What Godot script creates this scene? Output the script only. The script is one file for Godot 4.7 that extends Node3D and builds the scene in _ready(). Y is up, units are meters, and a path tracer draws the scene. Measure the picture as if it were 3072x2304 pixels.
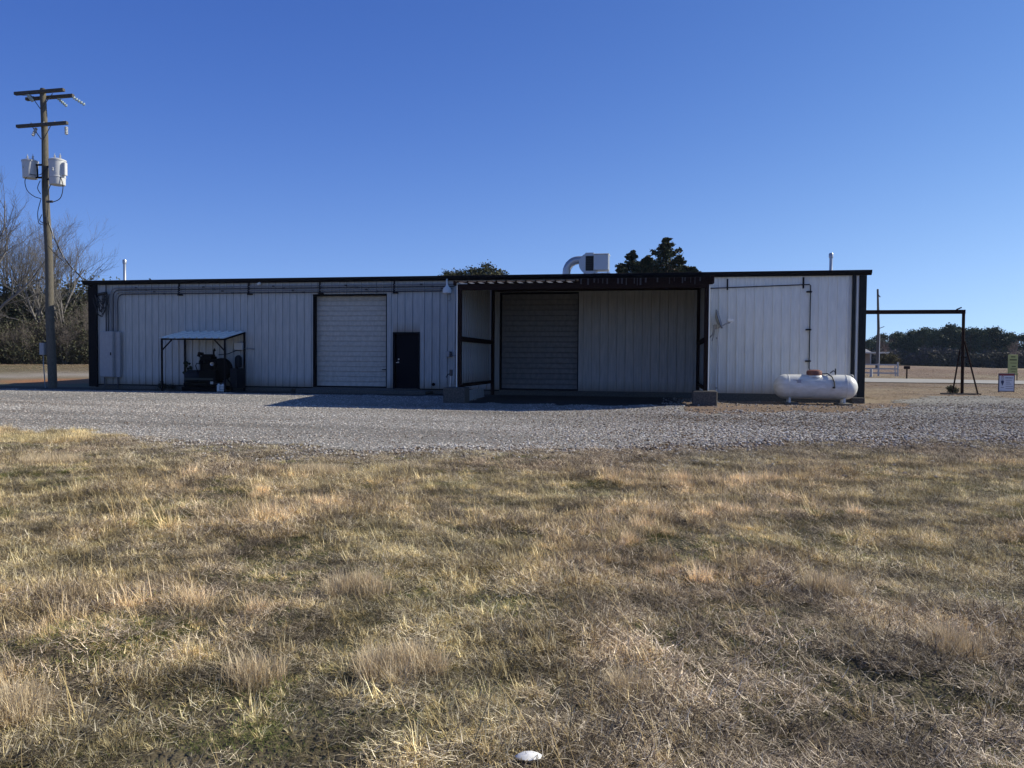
extends Node3D

var M := {}
var noise := FastNoiseLite.new()
var noise2 := FastNoiseLite.new()
var rng := RandomNumberGenerator.new()
const CAM := Vector3(23.425, 1.1024, 28.283)
const SUN := Vector3(1.38, 1.0, -0.58)          # towards the sun
const RIDGE := 0.42

# ---------------------------------------------------------------- mesh builder
class MB:
	var v := PackedVector3Array()
	var n := PackedVector3Array()
	var c := PackedColorArray()
	var col := Color.WHITE
	func t(a: Vector3, b: Vector3, d: Vector3, na: Vector3, nb: Vector3, nd: Vector3) -> void:
		v.append(a); n.append(na)
		if (d - a).cross(b - a).dot(na + nb + nd) >= 0.0:
			v.append(b); v.append(d); n.append(nb); n.append(nd)
		else:
			v.append(d); v.append(b); n.append(nd); n.append(nb)
		c.append(col); c.append(col); c.append(col)
	func flat(a: Vector3, b: Vector3, d: Vector3, out: Vector3) -> void:
		var fn := (d - a).cross(b - a).normalized()
		if fn.dot(out) < 0.0:
			fn = -fn
		t(a, b, d, fn, fn, fn)
	func quad(a: Vector3, b: Vector3, d: Vector3, e: Vector3, out: Vector3) -> void:
		flat(a, b, d, out); flat(a, d, e, out)
	func box(ctr: Vector3, size: Vector3, bev := 0.0, B := Basis()) -> void:
		var h := size / 2.0
		for a in 3:
			var u := (a + 1) % 3
			var w := (a + 2) % 3
			for s in [-1.0, 1.0]:
				var q := []
				for k in [[-1, -1], [1, -1], [1, 1], [-1, 1]]:
					var p := Vector3()
					p[a] = s * h[a]; p[u] = k[0] * (h[u] - bev); p[w] = k[1] * (h[w] - bev)
					q.append(ctr + B * p)
				quad(q[0], q[1], q[2], q[3], (q[0] + q[2]) / 2.0 - ctr)
			if bev > 0.0:
				for k in [[-1, -1], [1, -1], [1, 1], [-1, 1]]:
					var q := []
					for s in [-1.0, 1.0]:
						var p := Vector3()
						p[a] = s * (h[a] - bev); p[u] = k[0] * h[u]; p[w] = k[1] * (h[w] - bev)
						q.append(ctr + B * p)
						p[u] = k[0] * (h[u] - bev); p[w] = k[1] * h[w]
						q.append(ctr + B * p)
					quad(q[0], q[1], q[3], q[2], (q[0] + q[3]) / 2.0 - ctr)
		if bev > 0.0:
			for x in [-1.0, 1.0]:
				for y in [-1.0, 1.0]:
					for z in [-1.0, 1.0]:
						var k := Vector3(x, y, z)
						flat(ctr + B * (k * Vector3(h.x, h.y - bev, h.z - bev)), ctr + B * (k * Vector3(h.x - bev, h.y, h.z - bev)), ctr + B * (k * Vector3(h.x - bev, h.y - bev, h.z)), B * k)
	func bar(a: Vector3, b: Vector3, w: float, d: float, bev := 0.0) -> void:   # a square bar from a to b
		var y := (b - a).normalized()
		var x := y.cross(Vector3.BACK if absf(y.z) < 0.9 else Vector3.UP).normalized()
		box((a + b) / 2.0, Vector3(w, a.distance_to(b), d), bev, Basis(x, y, x.cross(y)))
	func tube(p: Array, r: Array, sides := 8, caps := true) -> void:
		var rings := []
		var dirs := []
		var up := Vector3.ZERO
		for i in p.size():
			var d: Vector3 = (p[mini(i + 1, p.size() - 1)] - p[maxi(i - 1, 0)]).normalized()
			if up == Vector3.ZERO:
				up = d.cross(Vector3(0.31, 0.2, 0.93) if absf(d.z) < 0.8 else Vector3.UP).normalized()
			else:
				up = (up - d * up.dot(d)).normalized()
			var w := d.cross(up)
			var ring := []
			var dr := []
			for k in sides:
				var o := up * cos(TAU * k / sides) + w * sin(TAU * k / sides)
				ring.append(p[i] + o * r[mini(i, r.size() - 1)]); dr.append(o)
			rings.append(ring); dirs.append(dr)
		for i in p.size() - 1:
			for k in sides:
				var m := (k + 1) % sides
				t(rings[i][k], rings[i][m], rings[i + 1][m], dirs[i][k], dirs[i][m], dirs[i + 1][m])
				t(rings[i][k], rings[i + 1][m], rings[i + 1][k], dirs[i][k], dirs[i + 1][m], dirs[i + 1][k])
		if caps:
			for e in [0, p.size() - 1]:
				var out: Vector3 = p[e] - p[1 if e == 0 else e - 1]
				for k in range(1, sides - 1):
					flat(rings[e][0], rings[e][k], rings[e][k + 1], out)
	func lathe(prof: Array, sides: int, X := Transform3D()) -> void:   # prof: Vector2(radius, height)
		for i in prof.size() - 1:
			var a: Vector2 = prof[i]
			var b: Vector2 = prof[i + 1]
			if a.is_equal_approx(b):
				continue
			var nn := Vector2(b.y - a.y, a.x - b.x).normalized()
			var na := nn
			var nb := nn
			if i > 0:
				var e: Vector2 = a - prof[i - 1]
				var m := Vector2(e.y, -e.x).normalized()
				if m.dot(nn) > 0.7: na = (m + nn).normalized()
			if i < prof.size() - 2:
				var e: Vector2 = prof[i + 2] - b
				var m := Vector2(e.y, -e.x).normalized()
				if m.dot(nn) > 0.7: nb = (m + nn).normalized()
			for k in sides:
				var q0 := Vector2.from_angle(TAU * k / sides)
				var q1 := Vector2.from_angle(TAU * (k + 1) / sides)
				var P := func(s: Vector2, q: Vector2) -> Vector3: return X * Vector3(s.x * q.x, s.y, s.x * q.y)
				var N := func(s: Vector2, q: Vector2) -> Vector3: return (X.basis * Vector3(s.x * q.x, s.y, s.x * q.y)).normalized()
				var p00: Vector3 = P.call(a, q0)
				var p01: Vector3 = P.call(a, q1)
				var p10: Vector3 = P.call(b, q0)
				var p11: Vector3 = P.call(b, q1)
				if a.x > 0.0: t(p00, p01, p11, N.call(na, q0), N.call(na, q1), N.call(nb, q1))
				if b.x > 0.0: t(p00, p11, p10, N.call(na, q0), N.call(nb, q1), N.call(nb, q0))
	func blade(base: Vector3, az: float, lean: float, length: float, w: float, curl: float, segs := 3) -> void:
		var out := Vector3(cos(az), 0, sin(az))
		var side := Vector3(-sin(az), 0, cos(az))
		var p := base
		var pl := p - side * w * 0.5
		var pr := p + side * w * 0.5
		for i in segs:
			var an := lean + curl * (i + 0.5) / segs
			var d := out * sin(an) + Vector3.UP * cos(an)
			p += d * length / segs
			var nn := (out * cos(an) - Vector3.UP * sin(an))
			if nn.y < 0.0: nn = -nn
			var ww := w * 0.5 * (1.0 - float(i + 1) / segs * 0.75)
			if i == segs - 1:
				t(pl, pr, p, nn, nn, nn)
			else:
				var ql := p - side * ww
				var qr := p + side * ww
				t(pl, pr, qr, nn, nn, nn); t(pl, qr, ql, nn, nn, nn)
				pl = ql; pr = qr
	func mesh() -> ArrayMesh:
		var a := []
		a.resize(Mesh.ARRAY_MAX)
		a[Mesh.ARRAY_VERTEX] = v; a[Mesh.ARRAY_NORMAL] = n; a[Mesh.ARRAY_COLOR] = c
		var m := ArrayMesh.new()
		m.add_surface_from_arrays(Mesh.PRIMITIVE_TRIANGLES, a)
		return m

# ---------------------------------------------------------------- nodes
var taken := {}
func numbered(called: String) -> String:
	taken[called] = taken.get(called, -1) + 1
	return called if taken[called] == 0 else "%s_%03d" % [called, taken[called]]

func tag(o: Node3D, label: String, category: String, group := "", kind := "") -> Node3D:
	o.set_meta("label", label)
	o.set_meta("category", category)
	if group: o.set_meta("group", group)
	if kind: o.set_meta("kind", kind)
	return o

func thing(called: String, label: String, category: String, at := Vector3.ZERO, turn := 0.0, group := "") -> Node3D:
	var o := Node3D.new()
	o.name = numbered(called)
	add_child(o)
	o.position = at
	o.rotation.y = turn
	return tag(o, label, category, group)

func put(called: String, m: Mesh, mat: Material, parent: Node3D = null, X := Transform3D()) -> MeshInstance3D:
	var o := MeshInstance3D.new()
	o.mesh = m
	o.material_override = mat
	o.transform = X
	if parent:
		o.name = called
		var k := 0
		while parent.has_node(NodePath(o.name)):
			k += 1
			o.name = "%s_%03d" % [called, k]
		parent.add_child(o, true)
	else:
		o.name = numbered(called)
		add_child(o, true)
	return o

func dup(root: Node3D, at: Vector3, turn: float, label: String, size := 1.0) -> Node3D:
	var r: Node3D = root.duplicate()
	r.name = numbered(String(root.name).rstrip("0123456789").trim_suffix("_"))
	add_child(r)
	r.transform = Transform3D(Basis(Vector3.UP, turn).scaled(Vector3.ONE * size), at)
	r.set_meta("label", label)
	return r

func stuff(called: String, mesh: Mesh, mat: Material, buf: PackedFloat32Array, label: String, category: String) -> void:
	var mm := MultiMesh.new()
	mm.transform_format = MultiMesh.TRANSFORM_3D
	mm.use_colors = true
	mm.mesh = mesh
	var count := buf.size() / 16
	mm.instance_count = count
	for i in count:
		var k := i * 16
		mm.set_instance_transform(i, Transform3D(Vector3(buf[k], buf[k + 4], buf[k + 8]), Vector3(buf[k + 1], buf[k + 5], buf[k + 9]), Vector3(buf[k + 2], buf[k + 6], buf[k + 10]), Vector3(buf[k + 3], buf[k + 7], buf[k + 11])))
		mm.set_instance_color(i, Color(buf[k + 12], buf[k + 13], buf[k + 14]))
	var o := MultiMeshInstance3D.new()
	o.multimesh = mm
	o.material_override = mat
	o.name = numbered(called)
	add_child(o)
	tag(o, label, category, "", "stuff")

func push(buf: PackedFloat32Array, B: Basis, p: Vector3, c: Color) -> void:
	buf.append_array(PackedFloat32Array([B.x.x, B.y.x, B.z.x, p.x, B.x.y, B.y.y, B.z.y, p.y, B.x.z, B.y.z, B.z.z, p.z, c.r, c.g, c.b, 1.0]))

# ---------------------------------------------------------------- materials
func lin(r: float, g: float, b: float) -> Color:
	return Color(r, g, b).linear_to_srgb()

func plain(called: String, c: Color, rough := 0.7, metal := 0.0, spec := 0.5) -> StandardMaterial3D:
	var m := StandardMaterial3D.new()
	m.resource_name = called
	m.albedo_color = c
	m.roughness = rough
	m.metallic = metal
	m.metallic_specular = spec
	M[called] = m
	return m

func noise_tex(freq: float, a: Color, b: Color, sd: int, octaves := 5, size := 512, mid := 0.5) -> NoiseTexture2D:
	var f := FastNoiseLite.new()
	f.noise_type = FastNoiseLite.TYPE_SIMPLEX
	f.seed = sd
	f.frequency = freq
	f.fractal_octaves = octaves
	f.fractal_gain = 0.6
	var t := NoiseTexture2D.new()
	t.width = size
	t.height = size
	t.seamless = true
	t.noise = f
	var g := Gradient.new()
	g.set_color(0, a)
	g.set_color(1, b)
	g.set_offset(0, maxf(0.0, mid - 0.4))
	g.set_offset(1, minf(1.0, mid + 0.4))
	t.color_ramp = g
	return t

func grain(called: String, a: Color, b: Color, scale: Vector3, rough := 0.7, metal := 0.0, freq := 0.02, bump := 0.0, tint := false) -> StandardMaterial3D:
	var m := plain(called, Color.WHITE, rough, metal)
	m.albedo_texture = noise_tex(freq, a, b, called.hash() % 1000)
	m.uv1_triplanar = true
	m.uv1_world_triplanar = true
	m.uv1_scale = scale
	m.vertex_color_use_as_albedo = tint
	if bump > 0.0:
		m.heightmap_enabled = true
		m.heightmap_scale = bump
		m.heightmap_texture = noise_tex(freq * 2.0, Color.BLACK, Color.WHITE, called.hash() % 1000 + 7)
	return m

func tinted(called: String, rough := 0.8, back := 0.0) -> StandardMaterial3D:
	var m := plain(called, Color.WHITE, rough, 0.0, 0.3)
	m.vertex_color_use_as_albedo = true
	if back > 0.0:
		m.backlight_enabled = true
		m.backlight = Color(back, back, back)
	return m

func materials() -> void:
	grain("sheet_white", lin(0.37, 0.38, 0.37), lin(0.49, 0.49, 0.465), Vector3(0.9, 0.1, 0.9), 0.45, 0.0, 0.015, 0.0, true)  # white siding, darkened so the colour carries the front wall shade
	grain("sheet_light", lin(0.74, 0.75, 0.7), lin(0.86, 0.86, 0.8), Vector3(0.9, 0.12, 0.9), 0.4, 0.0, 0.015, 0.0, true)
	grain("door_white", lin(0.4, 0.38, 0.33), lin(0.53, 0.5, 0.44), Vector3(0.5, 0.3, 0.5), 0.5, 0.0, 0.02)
	grain("door_grey", lin(0.17, 0.17, 0.17), lin(0.25, 0.245, 0.235), Vector3(0.5, 0.3, 0.5), 0.55, 0.0, 0.02)  # darker copy of the door paint, bay shade put into the colour
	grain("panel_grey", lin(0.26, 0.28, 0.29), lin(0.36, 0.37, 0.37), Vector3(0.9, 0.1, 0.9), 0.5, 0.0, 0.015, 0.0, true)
	grain("trim_dark", lin(0.008, 0.008, 0.01), lin(0.016, 0.014, 0.016), Vector3(0.7, 0.7, 0.7), 0.7).metallic_specular = 0.2
	grain("trim_green", lin(0.02, 0.023, 0.025), lin(0.034, 0.036, 0.038), Vector3(0.7, 0.2, 0.7), 0.7).metallic_specular = 0.2
	grain("rust_steel", lin(0.012, 0.008, 0.008), lin(0.032, 0.017, 0.014), Vector3(1.5, 1.5, 1.5), 0.85).metallic_specular = 0.2
	plain("door_navy", lin(0.004, 0.005, 0.01), 0.6, 0.0, 0.2)
	grain("galvanised", lin(0.36, 0.37, 0.39), lin(0.5, 0.51, 0.52), Vector3(1.4, 1.4, 1.4), 0.38, 0.65, 0.03)
	plain("conduit_grey", lin(0.24, 0.25, 0.27), 0.45, 0.4)
	plain("conduit_dark", lin(0.05, 0.05, 0.06), 0.5, 0.2)
	grain("cabinet_grey", lin(0.3, 0.3, 0.31), lin(0.36, 0.36, 0.36), Vector3(0.6, 0.3, 0.6), 0.5)
	plain("black_rubber", lin(0.012, 0.012, 0.013), 0.6)
	grain("engine_black", lin(0.003, 0.003, 0.004), lin(0.008, 0.008, 0.008), Vector3(2, 2, 2), 0.75).metallic_specular = 0.2
	plain("engine_green", lin(0.018, 0.028, 0.024), 0.6)
	plain("engine_blue", lin(0.007, 0.01, 0.016), 0.6, 0.0, 0.3)
	plain("silver", lin(0.6, 0.6, 0.6), 0.3, 0.9)
	plain("jug_white", lin(0.6, 0.6, 0.56), 0.4)
	grain("concrete", lin(0.05, 0.045, 0.04), lin(0.13, 0.12, 0.105), Vector3(1.3, 1.3, 1.3), 0.9, 0.0, 0.02, 0.4)
	grain("concrete_dark", lin(0.07, 0.068, 0.06), lin(0.15, 0.14, 0.12), Vector3(1.3, 1.3, 1.3), 0.95, 0.0, 0.02, 0.4)
	grain("tank_white", lin(0.54, 0.54, 0.51), lin(0.74, 0.75, 0.74), Vector3(0.35, 0.8, 0.8), 0.42, 0.0, 0.012)
	grain("dome_rust", lin(0.13, 0.045, 0.035), lin(0.2, 0.075, 0.055), Vector3(2, 2, 2), 0.55)
	grain("pole_wood", lin(0.07, 0.062, 0.048), lin(0.18, 0.162, 0.128), Vector3(6, 0.35, 6), 0.9, 0.0, 0.02, 0.5)
	grain("arm_wood", lin(0.05, 0.045, 0.04), lin(0.12, 0.11, 0.1), Vector3(1.2, 3, 3), 0.9, 0.0, 0.02, 0.3)
	grain("transformer_grey", lin(0.52, 0.53, 0.54), lin(0.62, 0.62, 0.62), Vector3(1, 1, 1), 0.4)
	plain("porcelain", lin(0.5, 0.52, 0.53), 0.2)
	plain("glass_grey", lin(0.35, 0.42, 0.42), 0.2)
	plain("white_paint", lin(0.86, 0.86, 0.85), 0.5)
	plain("dish_grey", lin(0.38, 0.385, 0.39), 0.5)
	plain("yard_white", lin(0.68, 0.68, 0.66), 0.4)
	plain("sign_white", lin(0.62, 0.64, 0.7), 0.5)
	plain("sign_red", lin(0.2, 0.02, 0.03), 0.5)
	plain("sign_navy", lin(0.02, 0.03, 0.09), 0.5)
	plain("sign_grey", lin(0.3, 0.31, 0.38), 0.5)
	plain("sign_yellow", lin(0.38, 0.38, 0.13), 0.6)
	plain("sign_olive", lin(0.1, 0.1, 0.025), 0.6)
	plain("dirty_white", lin(0.5, 0.49, 0.46), 0.7)
	grain("far_roof", lin(0.2, 0.21, 0.24), lin(0.26, 0.27, 0.3), Vector3(0.2, 0.2, 0.2), 0.7)
	plain("far_wall", lin(0.28, 0.25, 0.24), 0.8)
	plain("far_glass", lin(0.02, 0.022, 0.03), 0.15)
	grain("asphalt", lin(0.24, 0.23, 0.21), lin(0.34, 0.325, 0.3), Vector3(0.3, 0.3, 0.3), 0.95)
	grain("soil", lin(0.45, 0.42, 0.38), lin(1.0, 0.98, 0.95), Vector3(0.55, 0.55, 0.55), 1.0, 0.0, 0.03, 2.0, true)
	var g := grain("gravel_bed", lin(0.17, 0.166, 0.157), lin(0.42, 0.41, 0.39), Vector3(1.1, 1.1, 1.1), 0.95, 0.0, 0.09, 1.5, true)
	g.metallic_specular = 0.2
	tinted("stone", 0.9)
	tinted("straw", 0.75, 0.5)
	tinted("leaf", 0.7, 0.25)
	tinted("bark", 0.9)

# ---------------------------------------------------------------- the lie of the land
func curve(x: float, xs: Array, ys: Array) -> float:
	if x <= xs[0]: return ys[0]
	for i in range(1, xs.size()):
		if x <= xs[i]:
			var k: float = (x - xs[i - 1]) / (xs[i] - xs[i - 1])
			return lerpf(ys[i - 1], ys[i], k * k * (3.0 - 2.0 * k))
	return ys[-1]

var HZ := [-2.0, 0.0, 2.0, 5.0, 7.0, 14.0, 17.5, 20.0, 28.0]
var HY := [-0.19, -0.19, -0.2, -0.24, -0.32, -0.41, -0.38, -0.36, -0.38]
func land(x: float, z: float) -> float:
	var y := curve(z, HZ, HY)
	if x > 22.0 and z > -2.0 and z < 10.0:
		y += 0.07 * smoothstep(22.0, 24.0, x) * smoothstep(3.2, 4.6, z) * (1.0 - smoothstep(5.0, 9.0, z)) * (1.0 - smoothstep(31.0, 34.0, x))
	if x > 24.5 and z < 5.0:
		y -= 0.075 * smoothstep(24.8, 26.0, x) * (1.0 - smoothstep(2.4, 4.2, z)) * (1.0 - smoothstep(31.0, 36.0, x)) * smoothstep(-6.0, -1.0, z)
	if z < -2.0:
		var left := 1.0 - smoothstep(-3.0, 5.0, x)
		y += left * 0.75 * smoothstep(2.0, 20.0, -z)
		var right := smoothstep(24.0, 34.0, x)
		y += right * (-0.07 * smoothstep(-5.0, -28.0, z) + 0.4 * smoothstep(-50.0, -210.0, z) + 1.15 * exp(-(pow((x - 52.0) / 30.0, 2.0) + pow((z + 100.0) / 32.0, 2.0))))
	if x < -3.0 and z >= -2.0:
		y += 0.06 * smoothstep(-3.0, -15.0, x)
	if z > 9.0:
		y += 0.05 * noise.get_noise_2d(x * 30.0, z * 30.0) * smoothstep(10.0, 18.0, z) + 0.035 * noise2.get_noise_2d(x * 110.0, z * 110.0) * smoothstep(13.0, 19.0, z)
	elif z < -3.0:
		y += 0.05 * noise.get_noise_2d(x * 8.0, z * 8.0)
	return y

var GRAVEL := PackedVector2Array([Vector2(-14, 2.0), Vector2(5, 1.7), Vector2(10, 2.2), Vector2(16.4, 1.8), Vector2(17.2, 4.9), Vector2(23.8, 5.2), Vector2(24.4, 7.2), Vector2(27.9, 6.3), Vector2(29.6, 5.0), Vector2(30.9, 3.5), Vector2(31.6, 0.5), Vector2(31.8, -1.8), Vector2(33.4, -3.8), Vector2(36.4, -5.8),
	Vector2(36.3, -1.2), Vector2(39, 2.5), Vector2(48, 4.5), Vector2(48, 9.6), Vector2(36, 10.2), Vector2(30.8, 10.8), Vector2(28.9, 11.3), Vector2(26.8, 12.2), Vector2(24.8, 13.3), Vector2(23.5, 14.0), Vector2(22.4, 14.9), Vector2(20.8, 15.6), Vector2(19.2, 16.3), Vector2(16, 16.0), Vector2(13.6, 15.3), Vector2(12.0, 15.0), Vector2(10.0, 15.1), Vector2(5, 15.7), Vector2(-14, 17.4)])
func in_gravel(x: float, z: float, wob := 0.35) -> bool:
	return Geometry2D.is_point_in_polygon(Vector2(x + wob * noise2.get_noise_2d(x * 60.0, z * 60.0), z + wob * noise2.get_noise_2d(z * 60.0, x * 60.0 + 900.0)), GRAVEL)

func worn(x: float, z: float) -> float:   # wheel tracks and patches in the drive
	var m := z - 0.45 * (z - near_edge(x)) if x > 20.0 else z
	var v := 1.0 + 0.35 * noise.get_noise_2d(x * 6.0, z * 25.0)
	for t in [6.4, 8.1, 10.9, 12.6]:
		v -= 0.13 * exp(-pow((m - t - 0.5 * noise.get_noise_2d(x * 4.0, t * 50.0)) / 0.42, 2.0))
	return v

func near_edge(x: float) -> float:
	return curve(x, [-14.0, 5.0, 10.0, 12.0, 13.6, 16.0, 19.2, 20.8, 22.4, 23.5, 24.8, 26.8, 28.9, 30.8, 36.0], [17.4, 15.7, 15.1, 15.0, 15.4, 16.0, 16.3, 15.8, 15.1, 14.2, 13.5, 12.4, 11.5, 11.0, 10.4])

func soil_tint(x: float, z: float) -> Color:
	var k := noise.get_noise_2d(x * 12.0, z * 12.0)
	var field := Color(0.125, 0.1, 0.06).lerp(Color(0.085, 0.085, 0.04), clampf(0.5 + k, 0, 1))
	if z > near_edge(x) - 0.6 and z < 60.0:
		return field.lerp(Color(0.23, 0.195, 0.16).lerp(Color(0.2, 0.145, 0.11), smoothstep(20.0, 23.0, x)), 1.0 - smoothstep(0.2, 2.4 + 1.8 * smoothstep(20.0, 23.0, x), z - near_edge(x) + k * 2.0))
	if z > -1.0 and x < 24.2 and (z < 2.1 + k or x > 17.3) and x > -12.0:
		return Color(0.05, 0.045, 0.04).lerp(Color(0.085, 0.072, 0.06), clampf(0.5 + k * 2.0, 0, 1))   # shade of carport and wall painted into the ground colour
	if z > 0.0:
		return Color(0.25, 0.18, 0.125).lerp(Color(0.3, 0.22, 0.17), clampf(0.5 + k * 1.5, 0, 1))
	if x < 15.0:
		var verge := Color(0.27, 0.225, 0.15).lerp(Color(0.2, 0.19, 0.11), clampf(0.5 + k * 1.5, 0, 1))
		var dirt := smoothstep(0.0, 1.0, 1.4 - Vector2((x + 6.2) / 3.4, (z + 5.2) / 2.2).length())
		var path := smoothstep(2.2, 0.8, absf(z + 9.5 + (x + 10.0) * 0.35 + k))
		return verge.lerp(Color(0.42, 0.39, 0.36), path).lerp(Color(0.42, 0.2, 0.09), clampf(dirt, 0, 1))
	var k2 := noise2.get_noise_2d(x * 45.0, z * 60.0)
	var straw := Color(0.25, 0.185, 0.13).lerp(Color(0.34, 0.28, 0.19), clampf(0.5 + k * 1.2 + k2 * 0.9, 0, 1))
	straw = straw.lerp(Color(0.19, 0.13, 0.095), 0.75 * smoothstep(5.5, 2.5, absf(z + 25.5 + k * 4.0)))
	if z < -44.0:
		straw = Color(0.33, 0.235, 0.17).lerp(Color(0.33, 0.28, 0.185), clampf(0.5 + noise.get_noise_2d(x * 3.0, z * 3.0) * 2.0, 0, 1)).lerp(Color(0.22, 0.15, 0.11), clampf(noise2.get_noise_2d(x * 9.0, z * 16.0) * 2.2, 0, 0.8))
	return straw

func spaced(a: float, b: float, f0: float, f1: float, fine: float) -> Array:
	var out := [f0]
	var s := fine
	var x := f0
	while x > a:
		s *= 1.35
		x -= s
		out.push_front(x)
	x = f0
	while x < f1:
		x += fine
		out.append(x)
	s = fine
	while x < b:
		s *= 1.35
		x += s
		out.append(x)
	return out

func sheet(xs: Array, zs: Array, keep: Callable, tint: Callable, lift: float) -> ArrayMesh:
	var st := MB.new()
	var P := []
	var C := []
	for z in zs:
		var row := []
		var rc := []
		for x in xs:
			row.append(Vector3(x, land(x, z) + lift, z))
			rc.append(tint.call(x, z))
		P.append(row)
		C.append(rc)
	var N := []
	for j in zs.size():
		var row := []
		for i in xs.size():
			var dx: Vector3 = P[j][mini(i + 1, xs.size() - 1)] - P[j][maxi(i - 1, 0)]
			var dz: Vector3 = P[mini(j + 1, zs.size() - 1)][i] - P[maxi(j - 1, 0)][i]
			row.append(dz.cross(dx).normalized())
		N.append(row)
	for j in zs.size() - 1:
		for i in xs.size() - 1:
			if not keep.call((xs[i] + xs[i + 1]) / 2.0, (zs[j] + zs[j + 1]) / 2.0):
				continue
			for q in [[0, 0, 1, 0, 1, 1], [0, 0, 1, 1, 0, 1]]:
				st.t(P[j + q[1]][i + q[0]], P[j + q[3]][i + q[2]], P[j + q[5]][i + q[4]], N[j + q[1]][i + q[0]], N[j + q[3]][i + q[2]], N[j + q[5]][i + q[4]])
				var s := st.c.size() - 3
				st.c[s] = C[j + q[1]][i + q[0]]
				var a: Color = C[j + q[3]][i + q[2]]
				var b: Color = C[j + q[5]][i + q[4]]
				var sw := st.v[s + 1].is_equal_approx(P[j + q[3]][i + q[2]])
				st.c[s + 1] = a if sw else b
				st.c[s + 2] = b if sw else a
	return st.mesh()

func on_land(x: float, z: float) -> Vector3:
	return Vector3(x, land(x, z), z)

func _ready() -> void:
	# ------------------------------------------------ camera, sky, sun, exposure
	var cam := Camera3D.new()
	cam.name = "camera"
	cam.fov = rad_to_deg(2.0 * atan(1152.0 / 2308.0))
	cam.position = CAM
	cam.rotation = Vector3(deg_to_rad(-1.75), deg_to_rad(10.891), deg_to_rad(0.4303))
	cam.far = 1500.0
	cam.current = true
	add_child(cam)
	var env := Environment.new()
	env.background_mode = Environment.BG_SKY
	env.tonemap_mode = Environment.TONE_MAPPER_LINEAR
	env.tonemap_exposure = 1.27
	env.fog_enabled = true
	env.fog_density = 0.00013
	env.fog_light_color = Color(0.72, 0.8, 0.9)
	env.sdfgi_enabled = true
	env.ssao_enabled = true
	env.ssil_enabled = true
	var sun_dir := SUN.normalized()
	var img := Image.create_empty(512, 256, false, Image.FORMAT_RGBF)
	for j in 256:
		var up := PI / 2.0 - PI * (j + 0.5) / 256.0
		var e := maxf(rad_to_deg(up), 0.0)
		var base := Vector3(0.03 + 0.32 * exp(-e / 8.6), 0.076 + 0.49 * exp(-e / 10.8), 0.245 + 0.72 * exp(-e / 20.0)) * lerpf(1.0, 0.7, smoothstep(26.0, 75.0, e)) / 1.22
		for i in 512:
			var az := TAU * (i + 0.5) / 512.0
			var d := Vector3(sin(az) * cos(up), sin(up), -cos(az) * cos(up))
			var g := exp(-pow(rad_to_deg(d.angle_to(sun_dir)) / 50.0, 2.0))
			var s := base * (Vector3.ONE + Vector3(2.3, 1.75, 0.75) * g)
			img.set_pixel(i, j, Color(s.x, s.y, s.z) if up > 0.0 else Color(0.2, 0.17, 0.13))
	var sky_mat := PanoramaSkyMaterial.new()
	sky_mat.panorama = ImageTexture.create_from_image(img)
	var sky := Sky.new()
	sky.sky_material = sky_mat
	env.sky = sky
	var we := WorldEnvironment.new()
	we.name = "world"
	we.environment = env
	add_child(we)
	var sun := DirectionalLight3D.new()
	sun.name = "sun"
	sun.light_energy = 1.55
	sun.light_color = Color(1.0, 0.968, 0.885)
	sun.light_angular_distance = 0.5
	sun.shadow_enabled = true
	sun.look_at_from_position(sun_dir * 50.0, Vector3.ZERO, Vector3.UP)
	add_child(sun)

	rng.seed = 4711
	noise.seed = 5
	noise.frequency = 0.01
	noise.fractal_octaves = 3
	noise2.seed = 91
	noise2.frequency = 0.01
	noise2.fractal_octaves = 2
	materials()
	setting()
	building()
	wall_fittings()
	carport()
	generator_shelter()
	tank_and_dish()
	utility_pole()
	right_side()
	trees()
	grass()

# ---------------------------------------------------------------- the setting
func setting() -> void:
	var xs := spaced(-420.0, 480.0, -6.0, 46.0, 0.25)
	var zs := spaced(-520.0, 90.0, -3.0, 30.0, 0.25)
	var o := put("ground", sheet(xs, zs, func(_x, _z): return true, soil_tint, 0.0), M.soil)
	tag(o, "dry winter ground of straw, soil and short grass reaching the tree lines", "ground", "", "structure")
	var gx := spaced(-14.0, 48.0, -13.9, 47.9, 0.25)
	var gz := spaced(-6.0, 17.5, -5.9, 17.4, 0.25)
	o = put("gravel_drive", sheet(gx, gz, func(x, z): return in_gravel(x, z, 0.5), func(x, z): return Color.WHITE * worn(x, z), 0.012), M.gravel_bed)
	tag(o, "grey crushed stone drive running along the front of the building", "drive", "", "structure")
	# the country road on the right, about 7 m wide, seen from the side
	var st := MB.new()
	var line := [Vector2(-60, -37.5), Vector2(38, -36.5), Vector2(49, -33.6), Vector2(75, -27), Vector2(140, -8)]
	var wid := [6.2, 6.0, 5.6, 5.6, 5.6]
	var rows := []
	for i in line.size() - 1:
		for k in 24:
			var f := k / 24.0
			var p: Vector2 = line[i].lerp(line[i + 1], f)
			var d: Vector2 = (line[i + 1] - line[i]).normalized().orthogonal() * lerpf(wid[i], wid[i + 1], f)
			rows.append([p - d, p + d])
	for i in rows.size() - 1:
		var q := []
		for e in [rows[i][0], rows[i][1], rows[i + 1][1], rows[i + 1][0]]:
			q.append(Vector3(e.x, land(e.x, e.y) + 0.05, e.y))
		st.quad(q[0], q[1], q[2], q[3], Vector3.UP)
	tag(put("road", st.mesh(), M.asphalt), "pale worn country road crossing behind the lot on the right", "road", "", "structure")

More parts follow.
